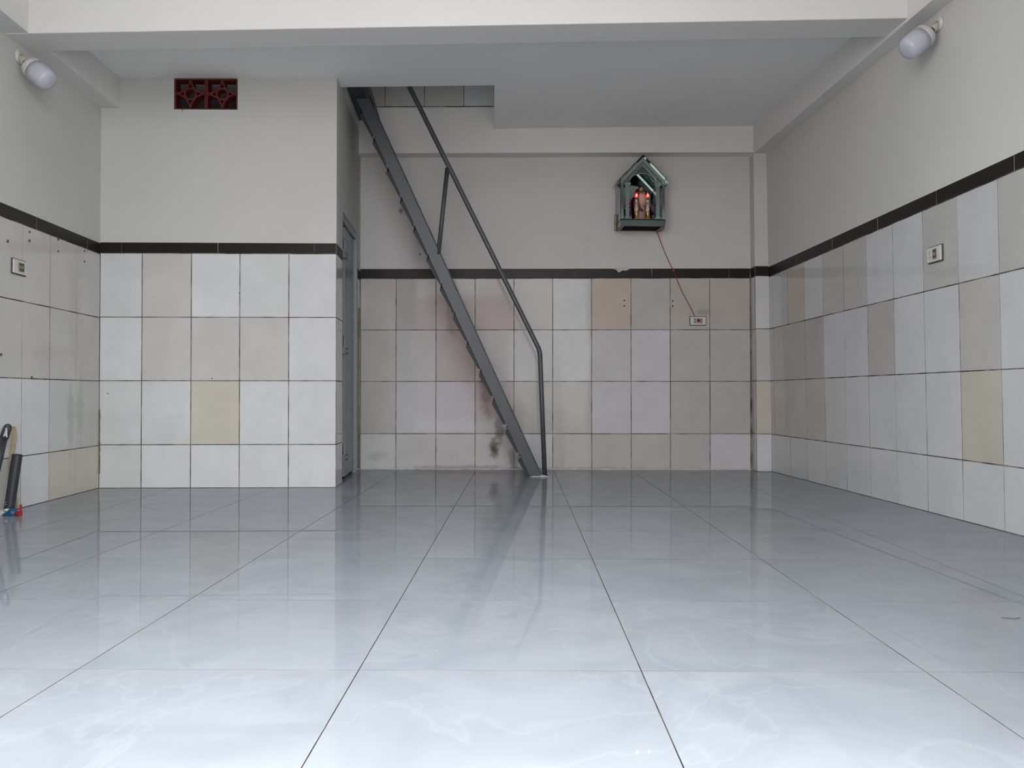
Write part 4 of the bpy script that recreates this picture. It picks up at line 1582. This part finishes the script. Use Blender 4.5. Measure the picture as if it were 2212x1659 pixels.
def spline(pts, n=8):
    pts = [Vector(p) for p in pts]
    out = []
    for i in range(len(pts) - 1):
        p0 = pts[max(i - 1, 0)]
        p1, p2 = pts[i], pts[i + 1]
        p3 = pts[min(i + 2, len(pts) - 1)]
        for k in range(n):
            t = k / n
            out.append(0.5 * ((2 * p1) + (-p0 + p2) * t + (2 * p0 - 5 * p1 + 4 * p2 - p3) * t * t + (-p0 + 3 * p1 - 3 * p2 + p3) * t ** 3))
    out.append(pts[-1])
    return out


cpts = [in_altar(0.075, f + 0.055, Z0 + 0.004), in_altar(0.105, f + 0.04, Z0 + 0.006), in_altar(0.145, f + 0.03, Z0 + 0.005), in_altar(hw + 0.006, f + 0.03, Z0 + 0.002),
        in_altar(hw + 0.006, f + 0.04, 0.02), in_altar(hw + 0.002, f + 0.07, -0.012), in_altar(hw - 0.022, -0.06, -0.012), PY(1421, 506, YB - 0.03)]
cpts += [FK.px(u, v) + V(0, -0.007, 0) for u, v in ((1428, 526), (1438, 551), (1454, 585), (1461, 602), (1472, 628), (1490, 662), (1503, 687))]
cpts.append(plug_at + V(0, -0.012, 0.012))
m = MB()
m.tube([p - b3 for p in spline(cpts, 6)], 0.0030, 6)
m.build('flex', M_CORD, cord)
m = MB()
coil = []
for i in range(60):
    a = i * 0.62
    coil.append(in_altar(0.118 + 0.030 * math.cos(a) * (1 - i / 150), f + 0.036 + 0.018 * math.sin(a), Z0 + 0.004 + 0.0002 * i))
m.tube([p - b3 for p in coil], 0.0026, 6)
m.build('coil', simple('pink_flex', (0.45, 0.16, 0.16), 0.5), cord)
m = MB()
m.lathe([(0.010, 0.0), (0.0125, 0.004), (0.0125, 0.020), (0.008, 0.030), (0.004, 0.036)], 14, Matrix.Translation((0, 0.0, 0)) @ Matrix.Rotation(math.pi / 2, 4, 'X'))
m.build('plug', M_REDPL, cord)
m = MB()
m.ball(FK.px(1454.5, 585) + V(0, -0.006, 0) - b3, (0.007, 0.005, 0.006), 8, 6)
m.build('cable_clip', simple('pink_clip', (0.4, 0.15, 0.14), 0.5), cord)

# a hair on the floor at the right
hp = [P(u, v, (0, 0, 0.0012), (0, 0, 1)) for u, v in ((2163, 1334), (2172, 1335.5), (2182, 1336), (2194, 1336.5), (2203, 1335))]
m = MB()
m.tube([p + V(0, 0, 0.0006) for p in spline(hp, 5)], 0.0009, 5)
m.build('loose_thread', M_DIRT, None, label='short dark thread lying on the floor tiles at the right', category='thread')
